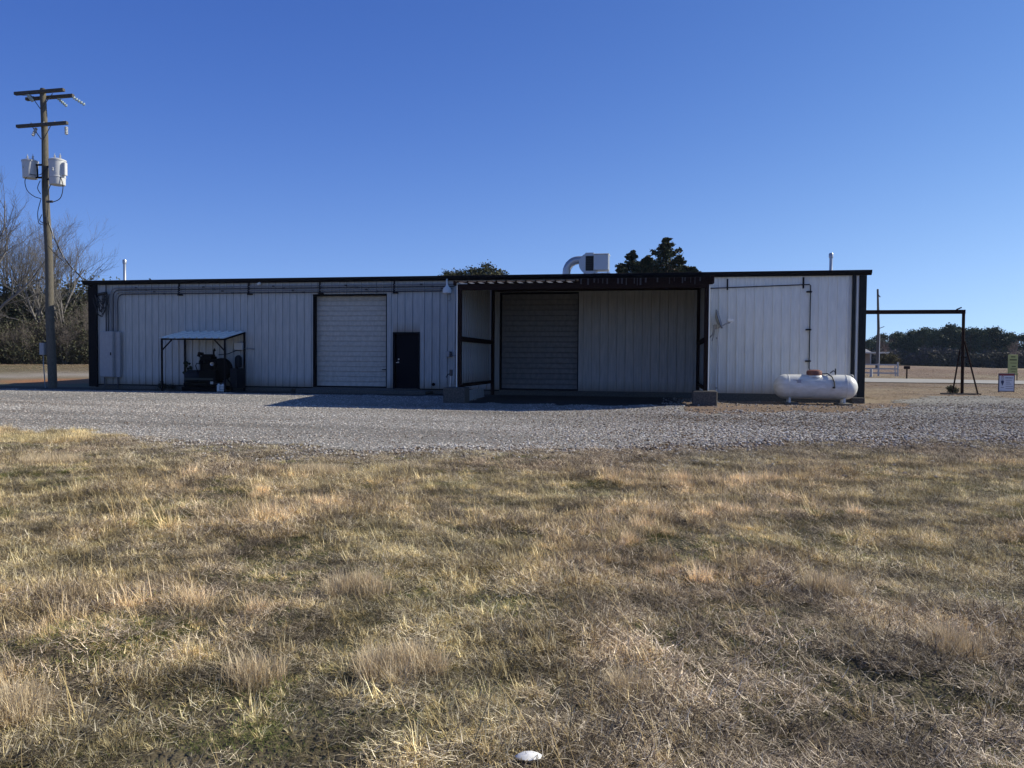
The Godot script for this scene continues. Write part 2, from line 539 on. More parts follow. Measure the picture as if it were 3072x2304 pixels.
# ---------------------------------------------------------------- sheet metal
# A ribbed sheet w wide and h high in its own axes: x across, y up, ribs towards +z. top1 is the height at its far edge (gable ends).
var sheets := {}
func ribbed(w: float, h: float, dirt := true, slope := 0.0) -> ArrayMesh:
	var key := "%.3f %.3f %s %.4f" % [w, h, dirt, slope]
	if sheets.has(key):
		return sheets[key]
	var prof := [Vector2(0, 0)]
	var x := 0.1525
	while x < w - 0.045:
		prof.append_array([Vector2(x - 0.034, 0), Vector2(x - 0.022, 0.042), Vector2(x + 0.022, 0.042), Vector2(x + 0.034, 0)])
		for m in [0.105, 0.2]:
			if x + m + 0.02 < w and x + 0.265 < w:
				prof.append_array([Vector2(x + m - 0.016, 0), Vector2(x + m, 0.005), Vector2(x + m + 0.016, 0)])
		x += 0.305
	prof.append(Vector2(w, 0))
	var st := MB.new()
	var ys := [0.0, 0.12, 0.4, 1.0] if dirt and h > 1.2 else [0.0, 1.0]
	for i in prof.size() - 1:
		for k in ys.size() - 1:
			var q := []
			for e in [[i, k], [i, k + 1], [i + 1, k + 1], [i + 1, k]]:
				var p: Vector2 = prof[e[0]]
				var top := h + slope * p.x
				var y: float = ys[e[1]] if e[1] < ys.size() - 1 else top
				q.append(Vector3(p.x, minf(y, top), p.y))
			st.quad(q[0], q[1], q[2], q[3], Vector3(0, 0, 1))
			if dirt and h > 1.2:
				for j in range(st.v.size() - 6, st.v.size()):
					var s := clampf(1.0 - st.v[j].y / 0.5, 0, 1)
					st.c[j] = Color(1, 1, 1).lerp(Color(0.62, 0.52, 0.42), s * s)
	sheets[key] = st.mesh()
	return sheets[key]

func wall_run(parent: Node3D, mat: Material, x0: float, x1: float, y0: float, y1: float, X: Transform3D, called := "wall_panel") -> void:
	var x := x0
	var k := 0
	while x < x1 - 0.02:
		var w := minf(0.915, x1 - x)
		put(called, ribbed(w, y1 - y0), mat, parent, X * Transform3D(Basis(), Vector3(x, y0, 0.0015 * (k % 2))))
		x += w
		k += 1

func box_part(parent: Node3D, called: String, a: Vector3, b: Vector3, mat: Material, bev := 0.006) -> MeshInstance3D:
	var st := MB.new()
	st.box((a + b) / 2.0, (b - a).abs(), bev)
	return put(called, st.mesh(), mat, parent)

func roll_door(parent: Node3D, x0: float, x1: float, y1: float, deep: float, mat: Material) -> Node3D:
	var d := Node3D.new()
	d.name = "roll_up_door"
	var k := 0
	while parent.has_node(NodePath(d.name)):
		k += 1
		d.name = "roll_up_door_%03d" % k
	parent.add_child(d)
	var st := MB.new()
	var w := x1 - x0 - 0.06
	var ph := y1 / 18.0
	for q in [[0.012, 0.0, 0.0, 0.012], [0.0, 0.012, 0.02, 0.03], [0.02, 0.03, 0.02, ph - 0.025], [0.02, ph - 0.025, 0.006, ph - 0.006], [0.006, ph - 0.006, 0.012, ph]]:
		st.quad(Vector3(0, q[1], q[0]), Vector3(w, q[1], q[0]), Vector3(w, q[3], q[2]), Vector3(0, q[3], q[2]), Vector3(0, 0, 1))
	var slat := st.mesh()
	for i in 18:
		put("slat", slat, mat, d, Transform3D(Basis(), Vector3(x0 + 0.03, 0.015 + i * ph * 0.997, -deep)))
	box_part(d, "bottom_bar", Vector3(x0 + 0.03, -0.02, -deep - 0.02), Vector3(x1 - 0.03, 0.05, -deep + 0.035), M.trim_dark)
	box_part(d, "jamb", Vector3(x0, -0.05, -deep - 0.05), Vector3(x0 + 0.03, y1, 0.02), M.trim_dark)
	box_part(d, "jamb", Vector3(x1 - 0.03, -0.05, -deep - 0.05), Vector3(x1, y1, 0.02), M.trim_dark)
	box_part(d, "head", Vector3(x0, y1, -deep - 0.05), Vector3(x1, y1 + 0.05, 0.03), M.trim_dark)
	box_part(d, "backing", Vector3(x0, -0.05, -deep - 0.12), Vector3(x1, y1, -deep - 0.06), M.trim_dark, 0.0)
	return d

const LEN := 30.3
const DEEP := 12.2
const EAVE := 4.12
func building() -> void:
	var b := thing("metal_building", "long low metal building with white ribbed walls and dark trim", "building")
	var F := Transform3D()
	# front wall: full-height sheets, short ones over the openings
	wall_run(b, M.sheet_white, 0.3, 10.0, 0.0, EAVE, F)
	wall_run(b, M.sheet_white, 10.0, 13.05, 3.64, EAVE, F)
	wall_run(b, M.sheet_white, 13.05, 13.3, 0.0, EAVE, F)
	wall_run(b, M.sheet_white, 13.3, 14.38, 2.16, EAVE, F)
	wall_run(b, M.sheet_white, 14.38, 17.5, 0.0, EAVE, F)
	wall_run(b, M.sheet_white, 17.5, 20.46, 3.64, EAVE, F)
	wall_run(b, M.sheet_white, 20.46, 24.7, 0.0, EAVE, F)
	wall_run(b, M.sheet_light, 24.7, 30.2, 0.0, EAVE, F)  # lighter copy of the same siding, its brighter light put into the colour
	# left, right and rear walls
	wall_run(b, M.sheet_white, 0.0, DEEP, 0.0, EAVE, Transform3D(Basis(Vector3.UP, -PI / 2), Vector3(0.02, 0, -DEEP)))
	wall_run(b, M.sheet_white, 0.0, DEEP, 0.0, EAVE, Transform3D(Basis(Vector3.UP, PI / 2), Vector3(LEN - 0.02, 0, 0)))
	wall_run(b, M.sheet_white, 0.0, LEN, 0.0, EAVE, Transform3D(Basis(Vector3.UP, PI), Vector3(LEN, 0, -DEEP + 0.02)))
	for s in [0.0, LEN - 0.03]:
		var st := MB.new()
		for q in [[0.0, 0.03]]:
			var a := [Vector3(s, EAVE, 0), Vector3(s, EAVE, -DEEP), Vector3(s, EAVE + RIDGE + 0.06, -DEEP / 2)]
			st.flat(a[0], a[1], a[2], Vector3(-1 if s == 0.0 else 1, 0, 0))
		put("gable", st.mesh(), M.sheet_white, b)
	# roof sheets on both slopes
	var run := sqrt(pow(DEEP / 2 + 0.15, 2) + pow(RIDGE, 2))
	var tilt := atan2(RIDGE, DEEP / 2)
	var x := -0.15
	while x < LEN + 0.1:
		var w := minf(0.915, LEN + 0.15 - x)
		put("roof_panel", ribbed(w, run, false), M.galvanised, b, Transform3D(Basis(Vector3.RIGHT, -PI / 2 + tilt), Vector3(x, EAVE + 0.1, 0.1)))
		put("roof_panel", ribbed(w, run, false), M.galvanised, b, Transform3D(Basis(Vector3.UP, PI) * Basis(Vector3.RIGHT, -PI / 2 + tilt), Vector3(x + w, EAVE + 0.1, -DEEP - 0.1)))
		x += w
	box_part(b, "ridge_cap", Vector3(-0.2, EAVE + 0.1 + RIDGE, -DEEP / 2 - 0.2), Vector3(LEN + 0.2, EAVE + 0.17 + RIDGE, -DEEP / 2 + 0.2), M.trim_dark)
	# eave gutter along the front, a profile with a lip
	var st := MB.new()
	var prof := [Vector2(0.035, EAVE - 0.01), Vector2(0.13, EAVE - 0.01), Vector2(0.2, EAVE + 0.07), Vector2(0.21, EAVE + 0.15), Vector2(0.19, EAVE + 0.16), Vector2(0.035, EAVE + 0.155)]
	for i in prof.size():
		var p: Vector2 = prof[i]
		var q: Vector2 = prof[(i + 1) % prof.size()]
		st.quad(Vector3(-0.18, p.y, p.x), Vector3(LEN + 0.16, p.y, p.x), Vector3(LEN + 0.16, q.y, q.x), Vector3(-0.18, q.y, q.x), Vector3(0, (p.y + q.y) / 2 - EAVE - 0.075, (p.x + q.x) / 2 - 0.12))
	for s in [-0.18, LEN + 0.16]:
		for i in range(1, prof.size() - 1):
			st.flat(Vector3(s, prof[0].y, prof[0].x), Vector3(s, prof[i].y, prof[i].x), Vector3(s, prof[i + 1].y, prof[i + 1].x), Vector3(s - 1.0, 0, 0))
	put("eave_gutter", st.mesh(), M.trim_dark, b)
	box_part(b, "eave_trim", Vector3(-0.1, EAVE - 0.01, -DEEP - 0.2), Vector3(LEN + 0.1, EAVE + 0.16, -DEEP - 0.03), M.trim_dark)
	for s in [-0.1, LEN + 0.02]:
		for side in [0, 1]:
			var r := MB.new()
			var z0 := 0.03 if side == 0 else -DEEP - 0.03
			r.bar(Vector3(s + 0.04, EAVE + 0.07, z0), Vector3(s + 0.04, EAVE + 0.09 + RIDGE, -DEEP / 2), 0.16, 0.08)
			put("rake_trim", r.mesh(), M.trim_dark, b)
	box_part(b, "corner_trim", Vector3(-0.03, -0.1, -0.3), Vector3(0.3, EAVE - 0.012, 0.05), M.trim_dark)
	box_part(b, "corner_trim", Vector3(LEN - 0.2, -0.28, -0.3), Vector3(LEN + 0.035, EAVE - 0.012, 0.05), M.trim_green)
	box_part(b, "downspout", Vector3(0.33, -0.12, 0.04), Vector3(0.43, EAVE - 0.012, 0.13), M.trim_dark, 0.012)
	box_part(b, "downspout", Vector3(29.86, -0.12, 0.04), Vector3(29.97, EAVE - 0.012, 0.13), M.trim_green, 0.012)
	box_part(b, "base_trim", Vector3(0.3, -0.04, 0.0), Vector3(10.0, 0.0, 0.045), M.trim_dark)
	box_part(b, "base_trim", Vector3(14.38, -0.04, 0.0), Vector3(17.5, 0.0, 0.045), M.trim_dark)
	box_part(b, "foundation", Vector3(0.02, -0.7, -DEEP + 0.05), Vector3(LEN - 0.02, -0.004, 0.03), M.concrete_dark, 0.01)
	box_part(b, "apron", Vector3(9.7, -0.5, 0.032), Vector3(14.9, -0.06, 0.9), M.concrete_dark, 0.02)
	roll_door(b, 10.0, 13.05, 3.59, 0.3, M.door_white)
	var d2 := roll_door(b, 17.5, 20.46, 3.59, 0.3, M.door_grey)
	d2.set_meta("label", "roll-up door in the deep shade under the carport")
	var h := MB.new()
	h.box(Vector3(12.86, 0.71, -0.25), Vector3(0.2, 0.03, 0.05), 0.006)
	put("handle", h.mesh(), M.trim_dark, b.get_node("roll_up_door"))
	# personnel door
	var d := Node3D.new()
	d.name = "door"
	b.add_child(d)
	box_part(d, "leaf", Vector3(13.38, 0.0, -0.13), Vector3(14.3, 2.08, -0.08), M.door_navy, 0.004)
	box_part(d, "frame", Vector3(13.3, -0.02, -0.14), Vector3(13.38, 2.16, 0.035), M.trim_dark)
	box_part(d, "frame", Vector3(14.3, -0.02, -0.14), Vector3(14.38, 2.16, 0.035), M.trim_dark)
	box_part(d, "frame", Vector3(13.38, 2.08, -0.14), Vector3(14.3, 2.16, 0.035), M.trim_dark)
	box_part(d, "threshold", Vector3(13.38, -0.04, -0.14), Vector3(14.3, 0.0, 0.05), M.concrete)
	var k := MB.new()
	k.lathe([Vector2(0, 0.06), Vector2(0.022, 0.055), Vector2(0.03, 0.04), Vector2(0.014, 0.02), Vector2(0.03, 0.004), Vector2(0.03, 0)], 10, Transform3D(Basis(Vector3.RIGHT, PI / 2), Vector3(13.5, 1.0, -0.08)))
	k.bar(Vector3(13.5, 1.0, -0.03), Vector3(13.42, 0.985, -0.03), 0.018, 0.014)
	put("handle", k.mesh(), M.silver, d)
	k = MB.new()
	k.lathe([Vector2(0, 0.03), Vector2(0.026, 0.025), Vector2(0.028, 0)], 10, Transform3D(Basis(Vector3.RIGHT, PI / 2), Vector3(13.51, 1.12, -0.08)))
	put("deadbolt", k.mesh(), M.silver, d)

# ---------------------------------------------------------------- things fixed to the wall
func arc(a: Vector3, corner: Vector3, b: Vector3, r: float, steps := 5) -> Array:   # a path a -> corner -> b with a rounded corner
	var p := corner + (a - corner).normalized() * r
	var q := corner + (b - corner).normalized() * r
	var out := [a]
	for i in steps + 1:
		var t := float(i) / steps
		out.append(p.lerp(corner, t).lerp(corner.lerp(q, t), t))
	out.append(b)
	return out

func wall_fittings() -> void:
	# electrical cabinet with its side box and conduits
	var e := thing("electrical_cabinet", "tall grey electrical cabinet mounted at the left corner of the building", "cabinet", Vector3(1.02, 0.29, 0.04))
	box_part(e, "cabinet_body", Vector3(-0.32, 0, 0), Vector3(0.3, 1.89, 0.26), M.cabinet_grey, 0.012)
	box_part(e, "cabinet_door", Vector3(-0.3, 0.03, 0.262), Vector3(0.28, 1.86, 0.28), M.cabinet_grey, 0.006)
	box_part(e, "side_box", Vector3(0.305, 0.0, 0), Vector3(0.52, 1.87, 0.14), M.cabinet_grey, 0.01)
	box_part(e, "handle", Vector3(0.2, 0.9, 0.28), Vector3(0.23, 1.02, 0.31), M.trim_dark, 0.004)
	var st := MB.new()
	for x in [-0.22, 0.4]:
		st.tube([Vector3(x, 0, 0.1), Vector3(x, -0.45, 0.1)], [0.028], 8)
	st.tube([Vector3(-0.22, -0.3, 0.1), Vector3(0.4, -0.33, 0.1)], [0.02], 8)
	put("lower_conduit", st.mesh(), M.conduit_dark, e)
	var ys := [3.97, 3.885, 3.8, 3.715]
	var xs := [1.06, 1.19, 1.28, 1.4]
	var which := ["topmost of four grey conduits running under the eave to the yard light", "second highest conduit of the four under the eave", "third conduit from the top under the eave", "lowest of four dark conduits under the eave above the roll-up door"]
	for i in 4:
		var c := thing("electrical_conduit", which[i], "conduit", Vector3(xs[i], 2.18, 0.09), 0.0, "conduits along the eave")
		st = MB.new()
		var top: float = ys[i] - 2.18
		st.tube(arc(Vector3(0, 0, 0), Vector3(0, top, 0), Vector3(15.85 - xs[i] - i * 0.08, top, 0), 0.3), [0.021], 8)
		put("pipe", st.mesh(), M.conduit_grey if i % 2 == 0 else M.conduit_dark, c)
		for k in 5:
			st = MB.new()
			var cx := 1.2 + k * 3.05 + i * 0.31
			if xs[i] + cx < 15.6:
				st.tube([Vector3(cx - 0.05, top, 0), Vector3(cx + 0.05, top, 0)], [0.03], 8)
				put("coupling", st.mesh(), M.conduit_dark, c)
	var up := thing("electrical_conduit", "short straight conduit rising from the cabinet past the coiled wires", "conduit", Vector3(0.86, 2.18, 0.1))
	st = MB.new()
	st.tube([Vector3.ZERO, Vector3(0, 1.93, 0)], [0.026], 8)
	put("pipe", st.mesh(), M.conduit_dark, up)
	up = thing("electrical_conduit", "thin dark conduit rising beside the coil to the cabinet top", "conduit", Vector3(0.96, 2.18, 0.1))
	st = MB.new()
	st.tube([Vector3.ZERO, Vector3(0, 1.1, 0), Vector3(-0.1, 1.35, 0.05)], [0.026], 8)
	put("pipe", st.mesh(), M.conduit_dark, up)
	var lx := ["pair of shelter bays left of the generator roof", "the middle of the blank wall", "the left jamb of the roll-up door", "the personnel door"]
	var k2 := 0
	for x in [4.19, 7.28, 10.31, 13.36]:
		st = MB.new()
		st.box(Vector3(0, 0.2, 0.02), Vector3(0.05, 0.42, 0.035), 0.004)
		st.box(Vector3(0.06, -0.04, 0.05), Vector3(0.2, 0.05, 0.1), 0.006)
		for y in ys:
			st.box(Vector3(0, y - 3.7, 0.075), Vector3(0.035, 0.06, 0.03))
		var o := put("conduit_bracket", st.mesh(), M.trim_dark, null, Transform3D(Basis(), Vector3(x, 3.7, 0.03)))
		tag(o, ["dark strut bracket holding conduits, leftmost, above the bare wall left of the shelter", "dark conduit bracket above the right end of the generator shelter", "dark conduit bracket over the left side of the roll-up door", "dark conduit bracket above the navy personnel door"][k2], "bracket", "conduit brackets")
		k2 += 1
	# coil of service wires
	var w := thing("wire_coil", "tangle of black service wires looped beside the left corner", "wires", Vector3(0.78, 3.4, 0.14))
	var r := RandomNumberGenerator.new()
	r.seed = 12
	for i in 9:
		st = MB.new()
		var pts := []
		var a := Vector3(-0.4 + r.randf() * 0.15, 0.28 - r.randf() * 0.35, 0.02 * i)
		var z := Vector3(0.0 + r.randf() * 0.32, 0.32 - r.randf() * 0.1, 0.02 * i)
		var sag := -0.25 - r.randf() * 0.55
		for s in 11:
			var t := s / 10.0
			pts.append(a.lerp(z, t) + Vector3(0.12 * sin(t * PI) * (r.randf() + 0.5), sag * sin(t * PI), 0.06 * sin(t * PI)))
		st.tube(pts, [0.016], 6)
		put("wire", st.mesh(), M.black_rubber, w)
	st = MB.new()
	st.tube([Vector3(-0.2, 0.3, 0.05), Vector3(0.2, 0.36, 0.08)], [0.07, 0.06], 8)
	put("weather_head", st.mesh(), M.black_rubber, w)
	# small flood light under the gutter, yard light, boxes
	var f := thing("flood_light", "small white flood light tucked under the gutter above the bare wall", "light", Vector3(7.75, 4.04, 0.06))
	st = MB.new()
	st.lathe([Vector2(0, 0.0), Vector2(0.05, 0.01), Vector2(0.06, 0.12), Vector2(0.0, 0.16)], 10, Transform3D(Basis(Vector3.BACK, -1.2), Vector3(-0.05, 0.0, 0.08)))
	put("lamp_head", st.mesh(), M.yard_white, f)
	box_part(f, "lamp_bracket", Vector3(-0.04, -0.03, -0.03), Vector3(0.02, 0.04, 0.05), M.yard_white)
	var y := thing("yard_light", "white bell-shaped yard light on a bent arm beside the carport", "light", Vector3(15.52, 3.62, 0.26))
	st = MB.new()
	st.lathe([Vector2(0.0, 0.33), Vector2(0.035, 0.33), Vector2(0.05, 0.28), Vector2(0.075, 0.24), Vector2(0.15, 0.17), Vector2(0.17, 0.1), Vector2(0.165, 0.0), Vector2(0.13, -0.03), Vector2(0, -0.03)], 16)
	put("lamp_head", st.mesh(), M.yard_white, y)
	st = MB.new()
	st.tube([Vector3(0, 0.3, 0), Vector3(-0.02, 0.5, -0.02), Vector3(-0.03, 0.56, -0.2)], [0.035, 0.03, 0.03], 8)
	put("arm", st.mesh(), M.yard_white, y)
	st = MB.new()
	st.tube([Vector3(0.1, -0.02, -0.05), Vector3(0.12, -0.22, -0.12), Vector3(0.06, -0.28, -0.16), Vector3(-0.03, -0.27, -0.2)], [0.012], 6)
	put("lead_wire", st.mesh(), M.conduit_grey, y)
	var j := thing("junction_box", "grey junction box and stub conduit on the wall beside the carport post", "box", Vector3(15.5, 1.22, 0.05))
	box_part(j, "box_body", Vector3(-0.07, 0, 0), Vector3(0.1, 0.22, 0.1), M.cabinet_grey, 0.01)
	box_part(j, "side_switch", Vector3(0.11, 0.0, 0), Vector3(0.16, 0.2, 0.08), M.conduit_dark, 0.008)
	st = MB.new()
	st.tube([Vector3(0.14, 0.05, 0.04), Vector3(1.7, 0.06, 0.04)], [0.018], 8)
	put("conduit", st.mesh(), M.conduit_grey, j)
	var h := put("wall_vent", (func():
		var s := MB.new()
		s.tube([Vector3(0, 0, 0), Vector3(0, 0, 0.07)], [0.06, 0.055], 12)
		return s.mesh()).call(), M.trim_dark, null, Transform3D(Basis(), Vector3(14.93, 0.17, 0.01)))
	tag(h, "small round dark pipe end low on the wall right of the navy door", "pipe")
	var t := thing("water_spigot", "water spigot with a thin pipe standing at the left carport post", "spigot", Vector3(16.95, 0.0, 4.75))
	st = MB.new()
	st.tube([Vector3(-0.02, 0.62, 0), Vector3(-0.05, 0.1, 0.02), Vector3(-0.09, -0.45, 0.05)], [0.022], 8)
	put("pipe", st.mesh(), M.galvanised, t)
	st = MB.new()
	st.box(Vector3(-0.02, 0.7, 0.0), Vector3(0.09, 0.2, 0.09), 0.012)
	st.tube([Vector3(-0.02, 0.68, 0.02), Vector3(-0.12, 0.64, 0.03), Vector3(-0.17, 0.55, 0.03)], [0.02], 7)
	put("tap", st.mesh(), M.conduit_dark, t)
	# gas line on the right
	var g := thing("gas_pipe", "thin black gas pipe running along and down the right wall", "pipe", Vector3(28.5, 0.8, 0.1))
	st = MB.new()
	st.tube([Vector3(-3.7, 2.9, 0), Vector3(-0.04, 3.01, 0), Vector3(0, 2.97, 0), Vector3(0, 0.1, 0), Vector3(0.05, 0.02, 0.06), Vector3(0.05, -0.05, 0.6)], [0.019], 8)
	put("pipe", st.mesh(), M.black_rubber, g)
	for p in [[-2.78, 3.07], [-0.23, 3.1]]:
		box_part(g, "hanger", Vector3(p[0] - 0.025, p[1] - 0.22, -0.06), Vector3(p[0] + 0.025, p[1] + 0.17, -0.02), M.trim_dark, 0.004)
	for yy in [2.76, 1.45, 0.36]:
		box_part(g, "clamp", Vector3(-0.13, yy - 0.025, -0.06), Vector3(0.05, yy + 0.025, 0.024), M.trim_dark, 0.004)
	# vent pipes through the roof
	for p in [[0.97, -0.9, 0.86, "left end of the roof", 0.06], [29.35, -0.9, 0.6, "right end of the roof", 0.055]]:
		var v := thing("vent_pipe", "white capped vent pipe standing on the " + p[3], "vent pipe", Vector3(p[0], EAVE + 0.15, p[1]), 0.0, "roof vent pipes")
		st = MB.new()
		st.lathe([Vector2(p[4] + 0.03, 0.0), Vector2(p[4] + 0.005, 0.12), Vector2(p[4], 0.13), Vector2(p[4], p[2])], 14)
		put("pipe", st.mesh(), M.galvanised, v)
		st = MB.new()
		st.lathe([Vector2(p[4] + 0.02, p[2] - 0.03), Vector2(p[4] + 0.025, p[2] + 0.1), Vector2(p[4] + 0.005, p[2] + 0.14), Vector2(0, p[2] + 0.15)], 14)
		put("cap", st.mesh(), M.galvanised, v)
	# blower on the roof
	var bl := thing("roof_blower", "galvanised exhaust blower and curved duct on the roof behind the carport", "blower", Vector3(20.6, EAVE + 0.02 + RIDGE * 0.65, -4.0))
	box_part(bl, "motor_housing", Vector3(0.07, 0.45, -0.4), Vector3(0.68, 1.1, 0.3), M.galvanised, 0.02)
	box_part(bl, "housing_lid", Vector3(0.05, 1.101, -0.42), Vector3(0.7, 1.13, 0.32), M.sheet_light, 0.006)
	st = MB.new()
	st.lathe([Vector2(0.05, -0.2), Vector2(0.45, -0.2), Vector2(0.45, 0.2), Vector2(0.05, 0.2)], 20, Transform3D(Basis(Vector3.RIGHT, PI / 2), Vector3(-0.12, 0.75, -0.1)))
	st.box(Vector3(-0.12, 1.1, -0.1), Vector3(0.36, 0.2, 0.42), 0.01)
	put("fan_scroll", st.mesh(), M.galvanised, bl)
	box_part(bl, "louvre_opening", Vector3(-0.28, 0.45, 0.115), Vector3(0.05, 1.06, 0.16), M.black_rubber, 0.01)
	for i in 6:
		box_part(bl, "louvre", Vector3(-0.26, 0.5 + i * 0.095, 0.161), Vector3(0.03, 0.515 + i * 0.095, 0.18), M.trim_dark, 0.0)
	st = MB.new()
	var pts := [Vector3(-1.14, 0.0, -0.1)]
	for i in 11:
		var an := PI - i * PI / 20.0
		pts.append(Vector3(-0.6 + 0.5 * cos(an), 0.42 + 0.5 * sin(an), -0.1))
	pts.append(Vector3(-0.3, 0.92, -0.1))
	st.tube(pts, [0.17], 18)
	put("duct", st.mesh(), M.galvanised, bl)
	for i in [2, 5, 8]:
		st = MB.new()
		st.tube([pts[i], pts[i].lerp(pts[i + 1], 0.3)], [0.18], 18)
		put("duct_seam", st.mesh(), M.galvanised, bl)
	st = MB.new()
	for q in [[-0.35, 0.0, 0.75, 0.0], [-0.35, 0.38, 0.75, 0.38], [-0.25, 0.02, 0.1, 0.38], [0.1, 0.02, 0.45, 0.38], [0.45, 0.02, 0.1, 0.38]]:
		for z in [-0.35, 0.25]:
			st.bar(Vector3(q[0], q[1] - 0.05, z), Vector3(q[2], q[3] - 0.05, z), 0.04, 0.04)
	for x in [-0.3, 0.1, 0.65]:
		st.bar(Vector3(x, -0.2, 0.25), Vector3(x, 0.38, 0.25), 0.04, 0.04)
	put("frame", st.mesh(), M.galvanised, bl)
	st = MB.new()
	st.tube([Vector3(0.72, 0.18, 0.1), Vector3(1.36, 0.16, 0.1)], [0.1], 12)
	put("drain_pipe", st.mesh(), M.sheet_light, bl)

# ---------------------------------------------------------------- carport
func carport() -> void:
	var o := thing("carport", "lean-to carport with rusty dark frame and ribbed side walls before the building", "carport", Vector3(17.2, 0, 0))
	var W := 7.6
	var Z := 5.0
	# posts stand on the two blocks at the front and against the wall
	for p in [[0.06, Z - 0.06, 0.26], [W - 0.06, Z - 0.06, 0.26], [0.06, 0.12, -0.35], [W - 0.06, 0.12, -0.35]]:
		box_part(o, "post", Vector3(p[0] - 0.06, p[2], p[1] - 0.06), Vector3(p[0] + 0.06, 3.4 if p[1] > 2.0 else 3.8, p[1] + 0.06), M.rust_steel, 0.008)
	box_part(o, "front_beam", Vector3(0.0, 3.28, Z - 0.1), Vector3(W, 3.46, Z + 0.02), M.rust_steel, 0.01)
	box_part(o, "back_beam", Vector3(0.1, 3.66, 0.06), Vector3(W - 0.1, 3.86, 0.16), M.rust_steel, 0.01)
	for x in [0.06, W - 0.06]:
		var r := MB.new()
		r.bar(Vector3(x, 3.84, 0.1), Vector3(x, 3.4, Z - 0.1), 0.1, 0.14)
		put("rafter", r.mesh(), M.rust_steel, o)
	for k in range(1, 5):
		var r := MB.new()
		var z := k * 1.0
		r.bar(Vector3(0.06, 3.93 - 0.09 * z, z), Vector3(W - 0.06, 3.93 - 0.09 * z, z), 0.1, 0.06)
		put("purlin", r.mesh(), M.rust_steel, o)
	# roof sheets fall towards the front
	var tilt := atan2(0.45, Z + 0.12)
	var run := sqrt(pow(Z + 0.2, 2) + 0.46 * 0.46)
	var x := -0.12
	while x < W + 0.1:
		var w := minf(0.915, W + 0.12 - x)
		put("roof_panel", ribbed(w, run, false), M.rust_steel, o, Transform3D(Basis(Vector3.RIGHT, -PI / 2 + tilt), Vector3(x, 3.51, Z + 0.1)))
		x += w
	# side walls: ribbed sheets with two girts and a dark corner trim
	for s in [0, 1]:
		var bx := 0.0 if s == 0 else W
		var X := Transform3D(Basis(Vector3.UP, PI / 2), Vector3(bx - 0.045, 0, Z - 0.02)) if s == 0 else Transform3D(Basis(Vector3.UP, PI / 2), Vector3(bx + 0.005, 0, Z))
		var u := 0.0
		var k := 0
		while u < Z - 0.25:
			var w := minf(0.915, Z - 0.22 - u)
			var zmid := Z - u - w * 0.5
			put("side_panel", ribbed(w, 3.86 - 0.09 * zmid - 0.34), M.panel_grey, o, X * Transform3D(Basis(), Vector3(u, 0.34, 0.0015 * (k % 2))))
			u += w
			k += 1
		var side := 0.05 if s == 0 else -0.05
		box_part(o, "girt", Vector3(bx + side - 0.04, 1.7, 0.15), Vector3(bx + side + 0.04, 1.85, Z - 0.12), M.rust_steel, 0.006)
		box_part(o, "girt", Vector3(bx + side - 0.04, 0.25, 0.15), Vector3(bx + side + 0.04, 0.36, Z - 0.12), M.rust_steel, 0.006)
	put("skirt_panel", ribbed(2.9, 0.36, false), M.panel_grey, o, Transform3D(Basis(Vector3.UP, -PI / 2) * Basis(Vector3.RIGHT, 0.12), Vector3(0.1, -0.24, 1.6)))
	box_part(o, "corner_trim", Vector3(W + 0.002, 0.26, Z - 0.1), Vector3(W + 0.03, 3.5, Z + 0.015), M.sheet_light, 0.004)
	box_part(o, "corner_trim", Vector3(-0.03, 0.26, Z - 0.1), Vector3(-0.002, 3.5, Z + 0.015), M.sheet_light, 0.004)
	# the right half of the front carries a drooping metal fascia with drip edges
	box_part(o, "fascia", Vector3(3.77, 3.37, Z + 0.022), Vector3(W + 0.1, 3.585, Z + 0.045), M.rust_steel, 0.004)
	var rr := RandomNumberGenerator.new()
	rr.seed = 3
	var dx := 3.85
	while dx < W:
		var dl := rr.randf_range(0.1, 0.22)
		var st := MB.new()
		st.box(Vector3(0, -dl / 2, 0), Vector3(rr.randf_range(0.012, 0.05), dl, 0.012), 0.003)
		put("drip_strip", st.mesh(), M.conduit_dark if rr.randf() < 0.6 else M.rust_steel, o, Transform3D(Basis(), Vector3(dx, 3.58, Z + 0.055)))
		dx += rr.randf_range(0.07, 0.17)
	for i in 12:   # added white plates imitating daylight through the rib gaps above the beam
		var cl := MB.new()
		var c := Vector3(0.14 + i * 0.305, 3.485, Z + 0.03)
		cl.quad(c + Vector3(-0.1, 0.028, 0.03), c + Vector3(0.02, 0.034, 0.03), c + Vector3(0.12, -0.012, 0.0), c + Vector3(-0.02, -0.012, 0.0), Vector3(0, 0.3, 1))
		put("gap_light_plate", cl.mesh(), M.white_paint, o)
	box_part(o, "end_cap", Vector3(W + 0.03, 3.4, Z - 0.15), Vector3(W + 0.14, 3.62, Z + 0.13), M.rust_steel, 0.01)
	box_part(o, "end_cap", Vector3(-0.12, 3.42, Z - 0.1), Vector3(-0.04, 3.56, Z + 0.1), M.rust_steel, 0.01)
	for q in [[17.16, "rough concrete block under the left front post of the carport", 0.0], [24.72, "weathered concrete block under the right front post of the carport", 0.0]]:
		var st := MB.new()
		st.box(Vector3(0, 0.08, 0), Vector3(0.7, 0.6, 0.62), 0.025)
		var bk := put("concrete_block", st.mesh(), M.concrete, null, Transform3D(Basis(), Vector3(q[0], -0.125, 4.94)))
		tag(bk, q[1], "concrete block", "carport footing blocks")

